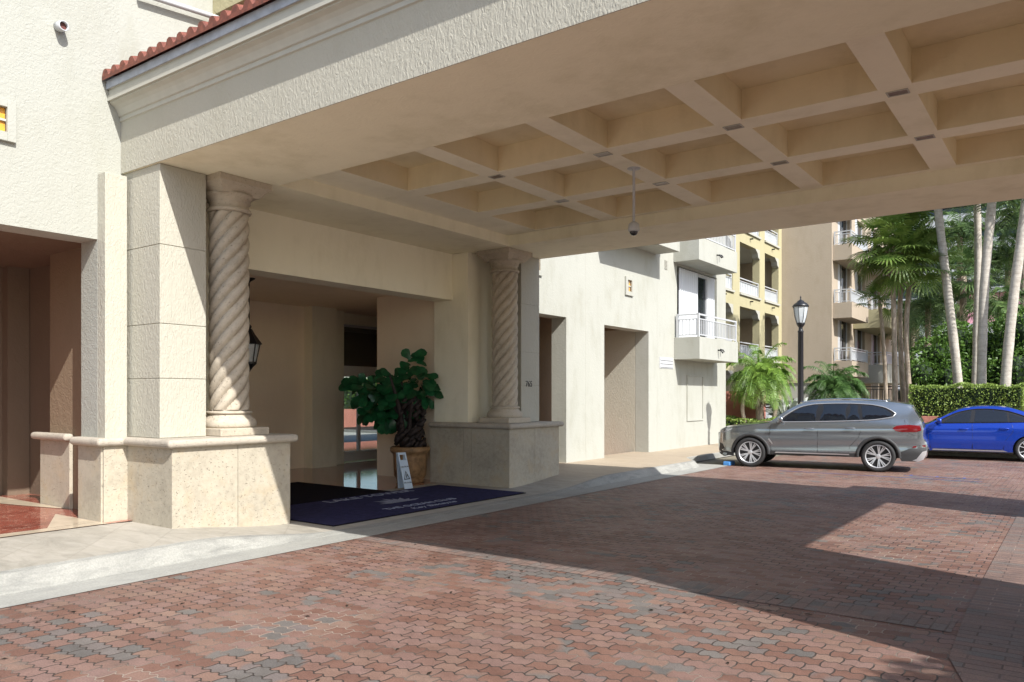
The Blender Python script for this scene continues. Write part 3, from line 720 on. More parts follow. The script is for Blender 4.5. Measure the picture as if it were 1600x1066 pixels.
wf = empty('wet_floor_sign', (-10.1, 10.1, .02), 'pale folding wet floor sign standing behind the navy mat', 'sign')
def sign_panel(x_foot, x_top, y_foot, y_top, name):
    # board from foot to top, thickness along x
    mb = MB(); H = .66; w = .105
    def pt(u, h, t):
        f = h / H; return (x_foot + (x_top - x_foot) * f + t, y_foot + (y_top - y_foot) * f + u, .02 + h)
    def slab(u0, u1, h0, h1, t0=0, t1=.018):
        vs = [pt(u, h, t) for h in (h0, h1) for t in (t0, t1) for u in (u0, u1)]
        mb.add(vs, [(0, 1, 3, 2), (4, 6, 7, 5), (0, 4, 5, 1), (2, 3, 7, 6), (0, 2, 6, 4), (1, 5, 7, 3)])
    slab(-w, w, 0, .52); slab(-w, -w + .04, .52, .62); slab(w - .04, w, .52, .62); slab(-w, w, .62, .66)
    return mb.build(name, M['signwhite'], wf), pt
pa, pt = sign_panel(-9.94, -10.04, 10.40, 10.31, 'front_panel')
sign_panel(-10.12, -10.07, 10.42, 10.32, 'rear_panel')
upd = Vector((-.12, -.10, .66)).normalized(); rid = Vector((0, 1, 0)); 
def sp(u, h): p = Vector(pt(u, h, .0205)); return p
text('lettering', 'CAUTION', .040, sp(0, .40), rid, upd, M['signblack'], wf, .003, sx=1.1)
text('lettering', 'WET FLOOR', .034, sp(0, .11), rid, upd, M['signblack'], wf, .003, sx=1.0)
tri = MB()
o3 = [sp(-.08, .17), sp(.08, .17), sp(0, .33)]; cc = (o3[0] + o3[1] + o3[2]) / 3; i3 = [cc + (p - cc) * .74 for p in o3]
tri.add([tuple(p + Vector((.002, 0, 0))) for p in o3 + i3], [(0, 1, 4, 3), (1, 2, 5, 4), (2, 0, 3, 5)])
tri.add([tuple(p + Vector((.002, 0, 0))) for p in (sp(-.02, .20), sp(.0, .20), sp(.03, .25), sp(.01, .27))], [(0, 1, 2, 3)])
tri.build('warning_symbol', M['signblack'], wf)

pp = empty('potted_plant', (-10.78, 11.33, 0), 'dark fiddle leaf fig in a round tan planter beside the right entrance wall', 'plant')
px_, py_ = -10.78, 11.33
MB().lathe([(r_ * .86, z_ * 1.02) for r_, z_ in [(0, .006), (.30, .006), (.32, .03), (.31, .06), (.33, .09), (.37, .14), (.385, .50), (.40, .56), (.44, .59), (.46, .62), (.46, .68), (.43, .70), (.40, .69), (.39, .62), (0, .62)]], 40, (px_, py_, 0)).build('planter', M['terracotta'], pp, smooth=True)
MB().lathe([(0, .64), (.33, .64)], 24, (px_, py_, 0)).build('soil', M['soil'], pp)
tr = MB(); rnd = random.Random(3); tips = []
for k in range(9):
    a = rnd.uniform(0, 2 * pi); r0 = rnd.uniform(.02, .16); sp_ = rnd.uniform(.15, .62)
    p = [(px_ + cos(a) * r0, py_ + sin(a) * r0, .62)]
    top = rnd.uniform(1.5, 2.15)
    for i in range(1, 6):
        f = i / 5; p.append((px_ + cos(a + .3 * f) * (r0 + sp_ * f * f), py_ + sin(a + .3 * f) * (r0 + sp_ * f * f), .62 + (top - .62) * f))
    tr.tube(p, [.055, .05, .045, .04, .03, .018], 7); tips.append(p)
for k in range(150):   # climbing leafy stems wrapped round the trunks
    a = rnd.uniform(0, 2 * pi); z = rnd.uniform(.65, 1.6); r = .12 + .17 * rnd.random()
    tr.tube([(px_ + cos(a) * r, py_ + sin(a) * r, z), (px_ + cos(a + .5) * (r + .03), py_ + sin(a + .5) * (r + .03), z + .12)], [.05, .035], 5)
tr.build('trunk', M['figtrunk'], pp, smooth=True)
lf = MB()
def fig_leaf(mb, p, d, nrm, L, w):
    d = d.normalized(); s = d.cross(nrm).normalized(); n2 = s.cross(d)
    prof = [(0, .06), (.15, .45), (.35, .55), (.55, .85), (.75, 1), (.92, .7), (1, .08)]
    vs = []
    for f, ww in prof:
        c = p + d * L * f - n2 * L * .22 * f * f
        for q, cup in ((-1, .12), (0, 0), (1, .12)): vs.append(c + s * q * w * ww * .5 + n2 * cup * w * ww)
    mb.add(vs, [(3 * i + j, 3 * i + j + 1, 3 * i + 4 + j, 3 * i + 3 + j) for i in range(len(prof) - 1) for j in (0, 1)])
fwd = at(800, 1) - at(800, 0)
rgt = Vector((cos(YAW), sin(YAW), 0))
base = Vector((px_, py_, 0))
clusters = [(-.85, 1.82, .22), (-.60, 1.70, .30), (-.45, 1.45, .30), (-.68, 1.98, .2), (.12, 2.0, .26), (.22, 1.80, .22), (.05, 2.32, .12), (-.32, 1.95, .2), (-.70, 1.42, .2), (-.15, 1.55, .2)]
for (u, z, r) in clusters:
    for k in range(int(30 * r / .3)):
        v = Vector((rnd.gauss(0, 1), rnd.gauss(0, 1), rnd.gauss(0, 1))).normalized()
        c = base + rgt * u + Vector((0, 0, z)) + fwd * rnd.uniform(-.15, .15) + v * r * rnd.uniform(.4, 1)
        d = Vector((v.x, v.y, v.z * .6 - .3)); fig_leaf(lf, c, d, Vector((v.x * .3, v.y * .3, .6)) - fwd * .8, rnd.uniform(.20, .36), rnd.uniform(.14, .25))
for (u, z) in ((.0, 2.5), (-.05, 2.4), (-1.1, 1.84), (-1.05, 1.95)):
    fig_leaf(lf, base + rgt * u + Vector((0, 0, z)), rgt * (.7 if u > -.2 else -1) + Vector((0, 0, .25)), Vector((0, 0, .5)) - fwd, .34, .2)
lf.build('foliage', M['fig'], pp, smooth=True)

ln = empty('hanging_lantern', (-12.2, 8.62, 3.83), 'black iron lantern hanging from the hall ceiling beside the near column', 'lantern')
lx, ly = -12.2, 8.62
MB().lathe([(0, 3.85), (.11, 3.85), (.10, 3.83), (.03, 3.79), (.012, 3.76), (.012, 3.02), (.03, 3.0), (.05, 2.97), (.03, 2.93), (0, 2.93)], 16, (lx, ly, 0)).build('stem', M['iron'], ln, smooth=True)
MB().lathe([(0, 2.94), (.05, 2.93), (.10, 2.84), (.20, 2.70), (.23, 2.66), (.21, 2.65), (0, 2.66)], 6, (lx, ly, 0)).build('roof', M['iron'], ln)
cg = MB()
for k in range(6):
    a = 2 * pi * k / 6; cg.tube([(lx + .19 * cos(a), ly + .19 * sin(a), 2.66), (lx + .12 * cos(a), ly + .12 * sin(a), 2.32)], .012, 5)
cg.lathe([(0, 2.33), (.13, 2.33), (.13, 2.30), (.07, 2.24), (.03, 2.18), (0, 2.12)], 6, (lx, ly, 0)); cg.build('cage', M['iron'], ln)
MB().lathe([(.17, 2.65), (.11, 2.34)], 6, (lx, ly, 0)).build('glass', M['frost'], ln)

# ------------------------------------------------------------------ street lamp
lp = at(1251, 22.5); lpx, lpy = lp.x, lp.y
sl = empty('street_lamp', (lpx, lpy, 0), 'dark street lamp with a glass urn lantern behind the grey car', 'street lamp')
post = MB().lathe([(0, .1), (.2, .1), (.2, .3), (.14, .4), (.10, .9), (.085, 1.0), (.075, 3.55), (.09, 3.57), (.06, 3.62), (.055, 3.70), (.09, 3.74), (.12, 3.80), (.12, 3.83), (0, 3.83)], 20, (lpx, lpy, 0)); post.build('post', M['iron'], sl, smooth=True)
MB().lathe([(.11, 3.83), (.16, 4.0), (.195, 4.2), (.20, 4.28), (.19, 4.30)], 8, (lpx, lpy, 0)).build('glass_urn', M['frost'], sl)
rf = MB().lathe([(.0, 4.30), (.225, 4.29), (.23, 4.32), (.18, 4.38), (.10, 4.43), (.09, 4.46), (.03, 4.49), (.015, 4.54), (.022, 4.56), (.004, 4.62), (0, 4.62)], 16, (lpx, lpy, 0))
for k in range(8):
    a = 2 * pi * k / 8; rf.tube([(lpx + .112 * cos(a), lpy + .112 * sin(a), 3.83), (lpx + .165 * cos(a), lpy + .165 * sin(a), 4.0), (lpx + .205 * cos(a), lpy + .205 * sin(a), 4.29)], .008, 4)
rf.build('lantern_roof', M['iron'], sl, smooth=True)
MB().lathe([(0, 3.86), (.05, 3.86), (.05, 4.0), (.03, 4.12), (0, 4.14)], 12, (lpx, lpy, 0)).build('bulb', M['white'], sl, smooth=True)

# wheel stop and bay markings
tag(MB().prism([(-7.15, 18.62), (-6.98, 18.62), (-6.98, 19.0), (-7.15, 19.0)], .0, .10).build('wheel_stop', simple('blue_wheel_stop', (.06, .22, .52), .6), bevel=.02), 'blue painted wheel stop at the end of the pale kerb', 'wheel stop')
mk = MB()
sheet(mk, -5.6, -1.6, 18.05, 18.10, .004); sheet(mk, -3.1, -1.7, 18.55, 18.60, .004)
for k in range(3): sheet(mk, -3.0 + .5 * k, -2.95 + .5 * k, 18.602, 18.8, .004)
tag(mk.build('bay_marking', M['bluemark']), kind='structure')
lt = MB(); rnd = random.Random(5)
for (px, py) in ((152, 818), (165, 805), (340, 1), ):
    pass
for k in range(60):
    x = rnd.uniform(-6.5, -.5); y = rnd.uniform(1.8, 7.0); a = rnd.uniform(0, pi); L = rnd.uniform(.015, .035)
    lt.add([(x - cos(a) * L, y - sin(a) * L, .006), (x + sin(a) * L * .4, y - cos(a) * L * .4, .012), (x + cos(a) * L, y + sin(a) * L, .006), (x - sin(a) * L * .4, y + cos(a) * L * .4, .010)], [(0, 1, 2, 3)])
tag(lt.build('leaf_litter', M['litter']), 'scattered dry leaf bits on the sunlit pavers', 'leaf litter', kind='stuff')

# ------------------------------------------------------------------ cars
def interp(pts, x):
    if x <= pts[0][0]: return pts[0][1]
    for (a, b), (c, d) in zip(pts, pts[1:]):
        if x <= c: return b + (d - b) * (x - a) / (c - a)
    return pts[-1][1]
def smooth_path(P, step=.06, closed=False):
    # Catmull-Rom through points
    out = []; n = len(P)
    for i in range(n - 1):
        p0 = P[max(i - 1, 0)]; p1 = P[i]; p2 = P[i + 1]; p3 = P[min(i + 2, n - 1)]
        L = sqrt((p2[0] - p1[0]) ** 2 + (p2[1] - p1[1]) ** 2); k = max(1, int(L / step))
        for j in range(k):
            t = j / k; q = []
            for c in (0, 1):
                m1 = (p2[c] - p0[c]) * .5 * .8; m2 = (p3[c] - p1[c]) * .5 * .8
                q.append((2 * t ** 3 - 3 * t * t + 1) * p1[c] + (t ** 3 - 2 * t * t + t) * m1 + (-2 * t ** 3 + 3 * t * t) * p2[c] + (t ** 3 - t * t) * m2)
            out.append(tuple(q))
    out.append(P[-1]); return out
def inside(poly, x, z):
    c = False; n = len(poly)
    for i in range(n):
        x1, z1 = poly[i]; x2, z2 = poly[(i + 1) % n]
        if (z1 > z) != (z2 > z) and x < (x2 - x1) * (z - z1) / (z2 - z1) + x1: c = not c
    return c
def dist_poly(poly, x, z):
    best = 9
    for i in range(len(poly)):
        x1, z1 = poly[i]; x2, z2 = poly[(i + 1) % len(poly)]
        dx, dz = x2 - x1, z2 - z1; L = dx * dx + dz * dz or 1e-9
        t = max(0, min(1, ((x - x1) * dx + (z - z1) * dz) / L)); best = min(best, (x - x1 - t * dx) ** 2 + (z - z1 - t * dz) ** 2)
    return sqrt(best)
def make_car(sp, root):
    L = sp['L']; x0 = L / 2
    def hw(x, z):
        w = sp['w'] * interp(sp['plan'], x) * interp(sp['tumble'], z)
        for (zc, s, a) in sp['crease']: w += a * math.exp(-((z - zc - (x - x0) * sp.get('rise', .0)) / s) ** 2)
        return w
    R = sp['arch']; wz = sp['wz']
    sil = smooth_path(sp['sil'], .07)
    bot = []
    zb = sp['sill']
    def arc(cx, r, back):
        a0 = math.asin(max(-1, (zb - wz) / r)); out = []
        for i in range(17):
            a = a0 + (pi - 2 * a0) * i / 16; out.append((cx + r * cos(a), wz + r * sin(a)))
        return out       # from the rear side over the top to the front side
    bot = [(sil[-1][0], sil[-1][1])]
    bot = arc(sp['wx'][1], R, 0) + [(x, zb) for x in [sp['wx'][1] - R - .15 - .15 * i for i in range(int((sp['wx'][1] - sp['wx'][0] - 2 * R - .2) / .15))]] + arc(sp['wx'][0], R, 0)
    outline = sil + bot
    def patch(poly, off=0, step=.07, sides=(-1, 1), hwf=hw):
        n = len(poly); pts = [Vector(p) for p in poly]
        xs = [p[0] for p in poly]; zs = [p[1] for p in poly]
        x = min(xs) + step / 2
        while x < max(xs):
            z = min(zs) + step / 2
            while z < max(zs):
                if inside(poly, x, z) and dist_poly(poly, x, z) > step * .45: pts.append(Vector((x, z)))
                z += step
            x += step
        r = delaunay_2d_cdt(pts, [], [list(range(n))], 1, 1e-5)
        mb = MB()
        for s in sides:
            mb.add([(p.x - x0, s * (hwf(p.x, p.y) + off), p.y) for p in r[0]], [tuple(f) if s > 0 else tuple(f)[::-1] for f in r[2]])
        return mb
    # body sides
    body = patch(outline)
    # skin over the top, nose and tail
    ny = 14
    def skin(path, off=0, inset=0, crown=None):
        vs = []; n = len(path)
        for i, (x, z) in enumerate(path):
            a = path[max(i - 1, 0)]; b = path[min(i + 1, n - 1)]; tx, tz = b[0] - a[0], b[1] - a[1]; l = sqrt(tx * tx + tz * tz) or 1
            nx, nz = -tz / l, tx / l
            w = hw(x, z) - inset
            cr = sp['crown'] * (1 if abs(nz) > .7 else 1.3)
            for k in range(ny + 1):
                y = -1 + 2 * k / ny
                prof = 1 - abs(y * w / hw(x, z)) ** 2.6
                vs.append((x - x0 + nx * (cr * prof + off), y * w, z + nz * (cr * prof + off)))
        mb = MB(); m = ny + 1
        mb.add(vs, [(i * m + k, (i + 1) * m + k, (i + 1) * m + k + 1, i * m + k + 1) for i in range(n - 1) for k in range(ny)]); return mb
    sk = skin(sil); body.add(sk.v, sk.f)
    bo = body.build('body', sp['paint'], root, smooth=True, world=False, recalc=False)
    b = bmesh.new(); b.from_mesh(bo.data); bmesh.ops.remove_doubles(b, verts=b.verts, dist=.004); bmesh.ops.recalc_face_normals(b, faces=b.faces); b.to_mesh(bo.data); b.free()
    md = bo.modifiers.new('split', 'EDGE_SPLIT'); md.split_angle = radians(58)
    # underbody
    ub = MB(); wi = sp['w'] - .22
    ub.box(.25 - x0, L - .25 - x0, -wi + .05, wi - .05, zb - .02, zb + .12); ub.box(.3 - x0, L - .3 - x0, -wi, wi, zb + .1, .80)
    ub.build('underbody', M['plastic'], root, world=False)
    # windscreen and rear glass
    for nm, (a, c), ins in sp['glass_skin']:
        seg = [p for p in sil if a <= p[0] <= c and p[1] > sp['glass_z']]
        if len(seg) > 1: skin(seg, .004, ins).build(nm, M['carglass'], root, smooth=True, world=False)
    # side glass
    dlo = sp['dlo']
    for s_ in (-1, 1): patch(smooth_path(dlo + [dlo[0]], .08)[:-1], .003, sides=(s_,)).build('window_surround', M['iron'], root, smooth=True, world=False)
    for w_ in sp['windows']:
      for s_ in (-1, 1):
        patch(w_, .007, sides=(s_,)).build('side_window', M['carglass'], root, smooth=True, world=False)
    def line(pts, off, rad, name, m, sides=(-1, 1), parent=root, seg=5):
        for s in sides:
            MB().tube([(x - x0, s * (hw(x, z) + off), z) for x, z in pts], rad, seg).build(name, m, parent, smooth=True, world=False)
    dl = smooth_path(dlo + [dlo[0]], .08)
    line(dl, .008, .013, 'window_trim', sp['trim'])
    for sm_ in sp['seams']: 
        line(smooth_path(sm_, .1), -.0015, .0045, 'door_seam', M['iron'], seg=4)
    for (hx, hz) in sp['handles']:
        for s in (-1, 1):
            mb = MB(); mb.tube([(hx - .10 - x0, s * (hw(hx, hz) + .012), hz), (hx - .08 - x0, s * (hw(hx, hz) + .035), hz + .003), (hx + .08 - x0, s * (hw(hx, hz) + .035), hz + .006), (hx + .10 - x0, s * (hw(hx, hz) + .012), hz + .006)], .014, 8)
            mb.build('door_handle', sp['paint'], root, smooth=True, world=False)
    # cladding, lamps and bumper details given as patches
    for (nm, poly, off, mm) in sp['patches']:
        for s_ in (-1, 1): patch(poly, off, .06, sides=(s_,)).build(nm, mm, root, smooth=True, world=False)
    for cx in sp['wx']:
        if sp.get('clad'):
            for s in (-1, 1):
                mb = MB(); vs = []; a0 = math.asin((zb - wz) / R)
                for i in range(25):
                    a = a0 + (pi - 2 * a0) * i / 24
                    for rr, of in ((R - .012, .0), (R - .005, .018), (R + .055, .020), (R + .062, .004)):
                        x = cx + rr * cos(a); z = wz + rr * sin(a); vs.append((x - x0, s * (hw(x, z) + of), z))
                mb.add(vs, [(i * 4 + k, i * 4 + k + 1, i * 4 + k + 5, i * 4 + k + 4) for i in range(24) for k in range(3)])
                mb.build('arch_cladding', M['plastic'], root, smooth=True, world=False)
        for s in (-1, 1):      # wheel well
            mb = MB(); vs = []; a0 = math.asin((zb - wz) / R)
            for i in range(17):
                a = a0 + (pi - 2 * a0) * i / 16; x = cx + R * cos(a); z = wz + R * sin(a)
                vs += [(x - x0, s * hw(x, z), z), (x - x0, s * (sp['w'] - .35), z)]
            mb.add(vs, [(2 * i, 2 * i + 1, 2 * i + 3, 2 * i + 2) for i in range(16)])
            mb.build('wheel_well', M['rubber'], root, smooth=True, world=False)
    # mirrors
    mx_, mz_ = sp['mirror']
    for s in (-1, 1):
        mb = MB(); w0 = hw(mx_, mz_ - .05)
        mb.lathe([(0, -.12), (.05, -.115), (.075, -.07), (.082, 0), (.078, .05), (.06, .09), (0, .10)], 14)
        mb.v = [((z_ * .55) + mx_ - x0 - .0 + y_ * .15 , s * (w0 + .15 + y_), x_ * .95 + mz_ + .01) for x_, y_, z_ in mb.v]
        mi = mb.build('mirror', sp['paint'], root, smooth=True, world=False)
        MB().tube([(mx_ - x0, s * (w0 - .02), mz_ - .06), (mx_ - x0, s * (w0 + .09), mz_ - .03)], .025, 8).build('mirror_arm', M['plastic'], mi, smooth=True, world=False)
    # wheels
    r = sp['r']
    for cx in sp['wx']:
        for s in (-1, 1):
            yc = s * (sp['w'] - .10)
            wh = MB().lathe([(0, -.10), (.16, -.10), (.17, -.08), (.17, .02), (0, .02)], 24, (0, 0, 0), 'y')
            sg = s
            wh.v = [(x + cx - x0, yc + sg * y, z + wz) for x, y, z in wh.v]
            wo_ = wh.build('wheel', M['darkalloy'], root, smooth=False, world=False)
            rim = r * .74
            ty = MB().lathe([(rim, .085), (rim + .012, .098), (r - .05, .108), (r - .015, .098), (r, .075), (r, -.08), (r - .03, -.10), (rim, -.10)], 44, (0, 0, 0), 'y')
            ty.v = [(x + cx - x0, yc + sg * y, z + wz) for x, y, z in ty.v]; ty.build('tyre', M['rubber'], wo_, smooth=True, world=False)
            al = MB().lathe([(rim + .004, .088), (rim - .006, .092), (rim - .018, .08), (rim - .02, -.06)], 44, (0, 0, 0), 'y')
            al.lathe([(0, .075), (.03, .075), (.055, .068), (.06, .04)], 20, (0, 0, 0), 'y')
            ns = sp['spokes']
            for k in range(ns):
                for da in sp['split']:
                    a = 2 * pi * k / ns; a1 = a + da * .12; a2 = a + da
                    p0 = Vector((cos(a1) * .045, 0, sin(a1) * .045)); p1 = Vector((cos(a2) * (rim - .015), 0, sin(a2) * (rim - .015)))
                    d = (p1 - p0).normalized(); q = Vector((-d.z, 0, d.x)) * .009; q2 = q * 1.1
                    al.add([(p0 - q) + Vector((0, .066, 0)), (p0 + q) + Vector((0, .066, 0)), (p1 + q2) + Vector((0, .08, 0)), (p1 - q2) + Vector((0, .08, 0)),
                            (p0 - q * 1.4) + Vector((0, .03, 0)), (p0 + q * 1.4) + Vector((0, .03, 0)), (p1 + q2 * 1.3) + Vector((0, .045, 0)), (p1 - q2 * 1.3) + Vector((0, .045, 0))],
                           [(0, 1, 2, 3), (0, 3, 7, 4), (1, 5, 6, 2)])
            al.v = [(x + cx - x0, yc + sg * y, z + wz) for x, y, z in al.v]; al.build('rim', M['alloy'], wo_, world=False, recalc=True)
            MB().add([(x + cx - x0, yc + sg * .028, z + wz) for x, z in [(cos(2 * pi * i / 32) * rim, sin(2 * pi * i / 32) * rim) for i in range(32)]], [tuple(range(32))]).build('brake_disc', M['darkalloy'], wo_, world=False)
    return hw, skin, patch, line, x0

suv = empty('parked_suv', (0, 0, 0), 'grey metallic SUV parked side-on with split-spoke alloy wheels', 'car', 'cars parked in the bay')
SP = dict(L=4.71, w=.93, wx=(.86, 3.72), wz=.365, r=.365, arch=.415, sill=.34, crown=.035, paint=M['greypaint'], trim=M['silver'], clad=True,
    plan=[(0, .58), (.06, .68), (.15, .77), (.3, .865), (.55, .945), (1.0, .99), (1.6, 1.0), (3.4, 1.0), (4.0, .985), (4.35, .955), (4.55, .925), (4.66, .88), (4.75, .82)],
    tumble=[(.2, .95), (.34, .975), (.5, .995), (.75, 1.0), (1.0, .99), (1.12, .965), (1.2, .93), (1.4, .855), (1.55, .79), (1.62, .74), (1.67, .68)],
    crease=[(.95, .05, .018), (.56, .12, -.014), (.42, .05, .01)], rise=.035,
    sil=[(.16, .24), (.05, .30), (.01, .45), (0, .62), (.02, .80), (.08, .90), (.22, .975), (.6, 1.035), (1.0, 1.08), (1.30, 1.125), (1.62, 1.36), (1.98, 1.575), (2.25, 1.635), (2.7, 1.665), (3.2, 1.665), (3.7, 1.65), (4.08, 1.615), (4.36, 1.565), (4.41, 1.51), (4.50, 1.35), (4.60, 1.17), (4.64, 1.04), (4.63, .86), (4.66, .75), (4.70, .70), (4.71, .55), (4.67, .38), (4.55, .27)],
    glass_skin=[('windscreen', (1.36, 1.96), .10), ('rear_window', (4.42, 4.59), .12)], glass_z=1.14,
    dlo=[(1.50, 1.135), (1.72, 1.33), (2.0, 1.50), (2.3, 1.575), (2.75, 1.60), (3.2, 1.60), (3.6, 1.57), (3.88, 1.50), (4.08, 1.37), (4.02, 1.29), (3.6, 1.215), (3.0, 1.18), (2.2, 1.15)],
    windows=[[(1.60, 1.155), (1.80, 1.35), (2.05, 1.49), (2.32, 1.555), (2.42, 1.56), (2.36, 1.17), (2.0, 1.16)],
             [(2.47, 1.175), (2.53, 1.57), (2.8, 1.58), (3.08, 1.575), (3.03, 1.195), (2.8, 1.185)],
             [(3.06, 1.197), (3.12, 1.573), (3.28, 1.563), (3.34, 1.21), (3.2, 1.20)],
             [(3.40, 1.215), (3.36, 1.55), (3.58, 1.55), (3.84, 1.48), (4.0, 1.365), (3.96, 1.30), (3.6, 1.235)]],
    seams=[[(1.36, 1.10), (1.32, .80), (1.36, .42)], [(2.43, 1.15), (2.42, .8), (2.42, .42)], [(3.32, 1.19), (3.36, .95), (3.30, .78), (3.12, .58), (3.10, .42)], [(1.32, 1.12), (.8, 1.035), (.35, .955)], [(1.36, .425), (2.3, .42), (3.12, .425)], [(4.26, 1.22), (4.34, .92), (4.56, .86)]],
    handles=[(2.24, .985), (3.13, 1.01)], mirror=(1.60, 1.20), spokes=5, split=(-.34, -.16, .16, .34),
    patches=[('sill_cladding', [(1.27, .33), (1.30, .42), (2.3, .41), (3.28, .42), (3.31, .33)], .008, M['plastic']),
             ('side_step', [(1.45, .375), (1.47, .405), (3.1, .405), (3.12, .375)], .022, M['silver']),
             ('rear_cladding', [(4.13, .40), (4.16, .47), (4.35, .56), (4.6, .60), (4.70, .60), (4.70, .5), (4.66, .37), (4.5, .27), (4.2, .27)], .006, M['plastic']),
             ('front_cladding', [(.10, .27), (.02, .40), (.05, .44), (.30, .36), (.46, .34), (.45, .26)], .006, M['plastic']),
             ('skid_plate', [(4.42, .29), (4.50, .33), (4.62, .50), (4.705, .53), (4.70, .44), (4.64, .32), (4.54, .27)], .014, M['silver']),
             ('rear_reflector', [(4.42, .585), (4.43, .62), (4.68, .655), (4.69, .61)], .012, M['red']),
             ('tail_lamp', [(4.02, 1.03), (4.10, 1.09), (4.3, 1.115), (4.58, 1.10), (4.60, .99), (4.5, .95), (4.2, .945), (4.08, .97)], .010, M['red']),
             ('headlight', [(.075, .84), (.10, .90), (.25, .955), (.42, .965), (.40, .93), (.28, .87), (.13, .83)], .006, M['lampglass']),
             ('front_intake', [(.03, .42), (.06, .58), (.14, .55), (.20, .44), (.12, .40)], .004, M['iron']),
             ('fender_vent', [(1.29, .70), (1.31, .74), (1.40, .61), (1.385, .58)], .004, M['silver'])])
hw_, skin_, patch_, line_, x0_ = make_car(SP, suv)
MB().box(4.62 - x0_, 4.645 - x0_, -.26, .26, .86, 1.0).build('licence_plate', M['white'], suv, world=False)
for s in (-1, 1):
    mb = MB(); mb.tube([(x - x0_, s * (hw_(x, z) - .06), z + .035) for x, z in smooth_path([(2.0, 1.58), (2.5, 1.66), (3.2, 1.675), (3.9, 1.62)], .1)], .014, 6)
    mb.build('roof_rail', M['chrome'], suv, smooth=True, world=False)
MB().box(4.16 - x0_, 4.44 - x0_, -.58, .58, 1.545, 1.565).build('spoiler', M['greypaint'], suv, world=False, bevel=.008)
MB().add([(3.75 - x0_, -.01, 1.66), (3.95 - x0_, -.01, 1.64), (3.93 - x0_, 0, 1.72), (3.75 - x0_, .01, 1.66), (3.95 - x0_, .01, 1.64)], [(0, 1, 2), (3, 2, 4), (0, 2, 3)]).build('roof_fin', M['greypaint'], suv, world=False)
for s in (-1, 1):
    mb = MB().box(-.03 - x0_, .05 - x0_, s * .23 - .19, s * .23 + .19, .52, .84)
    mb.build('grille', M['iron'], suv, world=False, bevel=.03)
suv.location = (-5.16, 19.76, 0); suv.rotation_euler = (0, 0, radians(7.9)); suv.scale = (.985, .965, .965)

sed = empty('parked_sedan', (0, 0, 0), 'bright blue sedan parked side-on behind the grey SUV', 'car', 'cars parked in the bay')
SD = dict(L=4.57, w=.90, wx=(.87, 3.57), wz=.325, r=.325, arch=.365, sill=.24, crown=.035, paint=M['bluepaint'], trim=M['iron'], clad=False,
    plan=[(0, .66), (.08, .76), (.2, .84), (.4, .92), (.8, .98), (1.3, 1.0), (3.2, 1.0), (3.8, .97), (4.2, .91), (4.45, .83), (4.57, .72)],
    tumble=[(.2, .95), (.3, .98), (.5, 1.0), (.8, .99), (.95, .955), (1.02, .92), (1.2, .82), (1.35, .73), (1.43, .64)],
    crease=[(.80, .05, .014), (.36, .05, -.008)], rise=.03,
    sil=[(.14, .18), (.03, .28), (0, .42), (.02, .60), (.12, .70), (.5, .81), (.9, .88), (1.25, .95), (1.65, 1.18), (2.0, 1.345), (2.35, 1.42), (2.75, 1.435), (3.15, 1.395), (3.6, 1.25), (3.95, 1.12), (4.2, 1.09), (4.42, 1.06), (4.50, .95), (4.55, .75), (4.57, .55), (4.52, .35), (4.40, .22)],
    glass_skin=[('windscreen', (1.30, 1.95), .09), ('rear_window', (3.2, 3.9), .09)], glass_z=.98,
    dlo=[(1.42, .985), (1.65, 1.12), (1.95, 1.27), (2.3, 1.355), (2.7, 1.37), (3.1, 1.32), (3.45, 1.20), (3.72, 1.07), (3.5, 1.045), (2.8, 1.02), (2.0, 1.0)],
    windows=[[(1.62, 1.01), (1.80, 1.14), (2.05, 1.265), (2.28, 1.325), (2.24, 1.02)], [(2.34, 1.025), (2.38, 1.34), (2.7, 1.345), (3.0, 1.31), (3.08, 1.28), (3.10, 1.045)], [(3.15, 1.05), (3.14, 1.26), (3.4, 1.175), (3.6, 1.08)]],
    seams=[[(1.28, .93), (1.26, .6), (1.32, .30)], [(2.29, 1.0), (2.30, .6), (2.30, .30)], [(3.16, 1.04), (3.22, .8), (3.05, .55), (3.0, .30)], [(1.32, .30), (3.0, .30)]],
    handles=[(2.10, .83), (3.02, .86)], mirror=(1.52, 1.04), spokes=5, split=(-.25, .25),
    patches=[('headlight', [(.05, .60), (.10, .67), (.45, .76), (.55, .74), (.35, .63)], .005, M['lampglass']), ('tail_lamp', [(4.1, .90), (4.2, 1.0), (4.46, .98), (4.50, .88)], .005, M['red']),
             ('sill_trim', [(1.35, .25), (1.37, .285), (3.0, .285), (3.1, .25)], .006, M['silver'])])
make_car(SD, sed)
sed.location = (-2.47, 24.96, 0); sed.rotation_euler = (0, 0, radians(6.5))

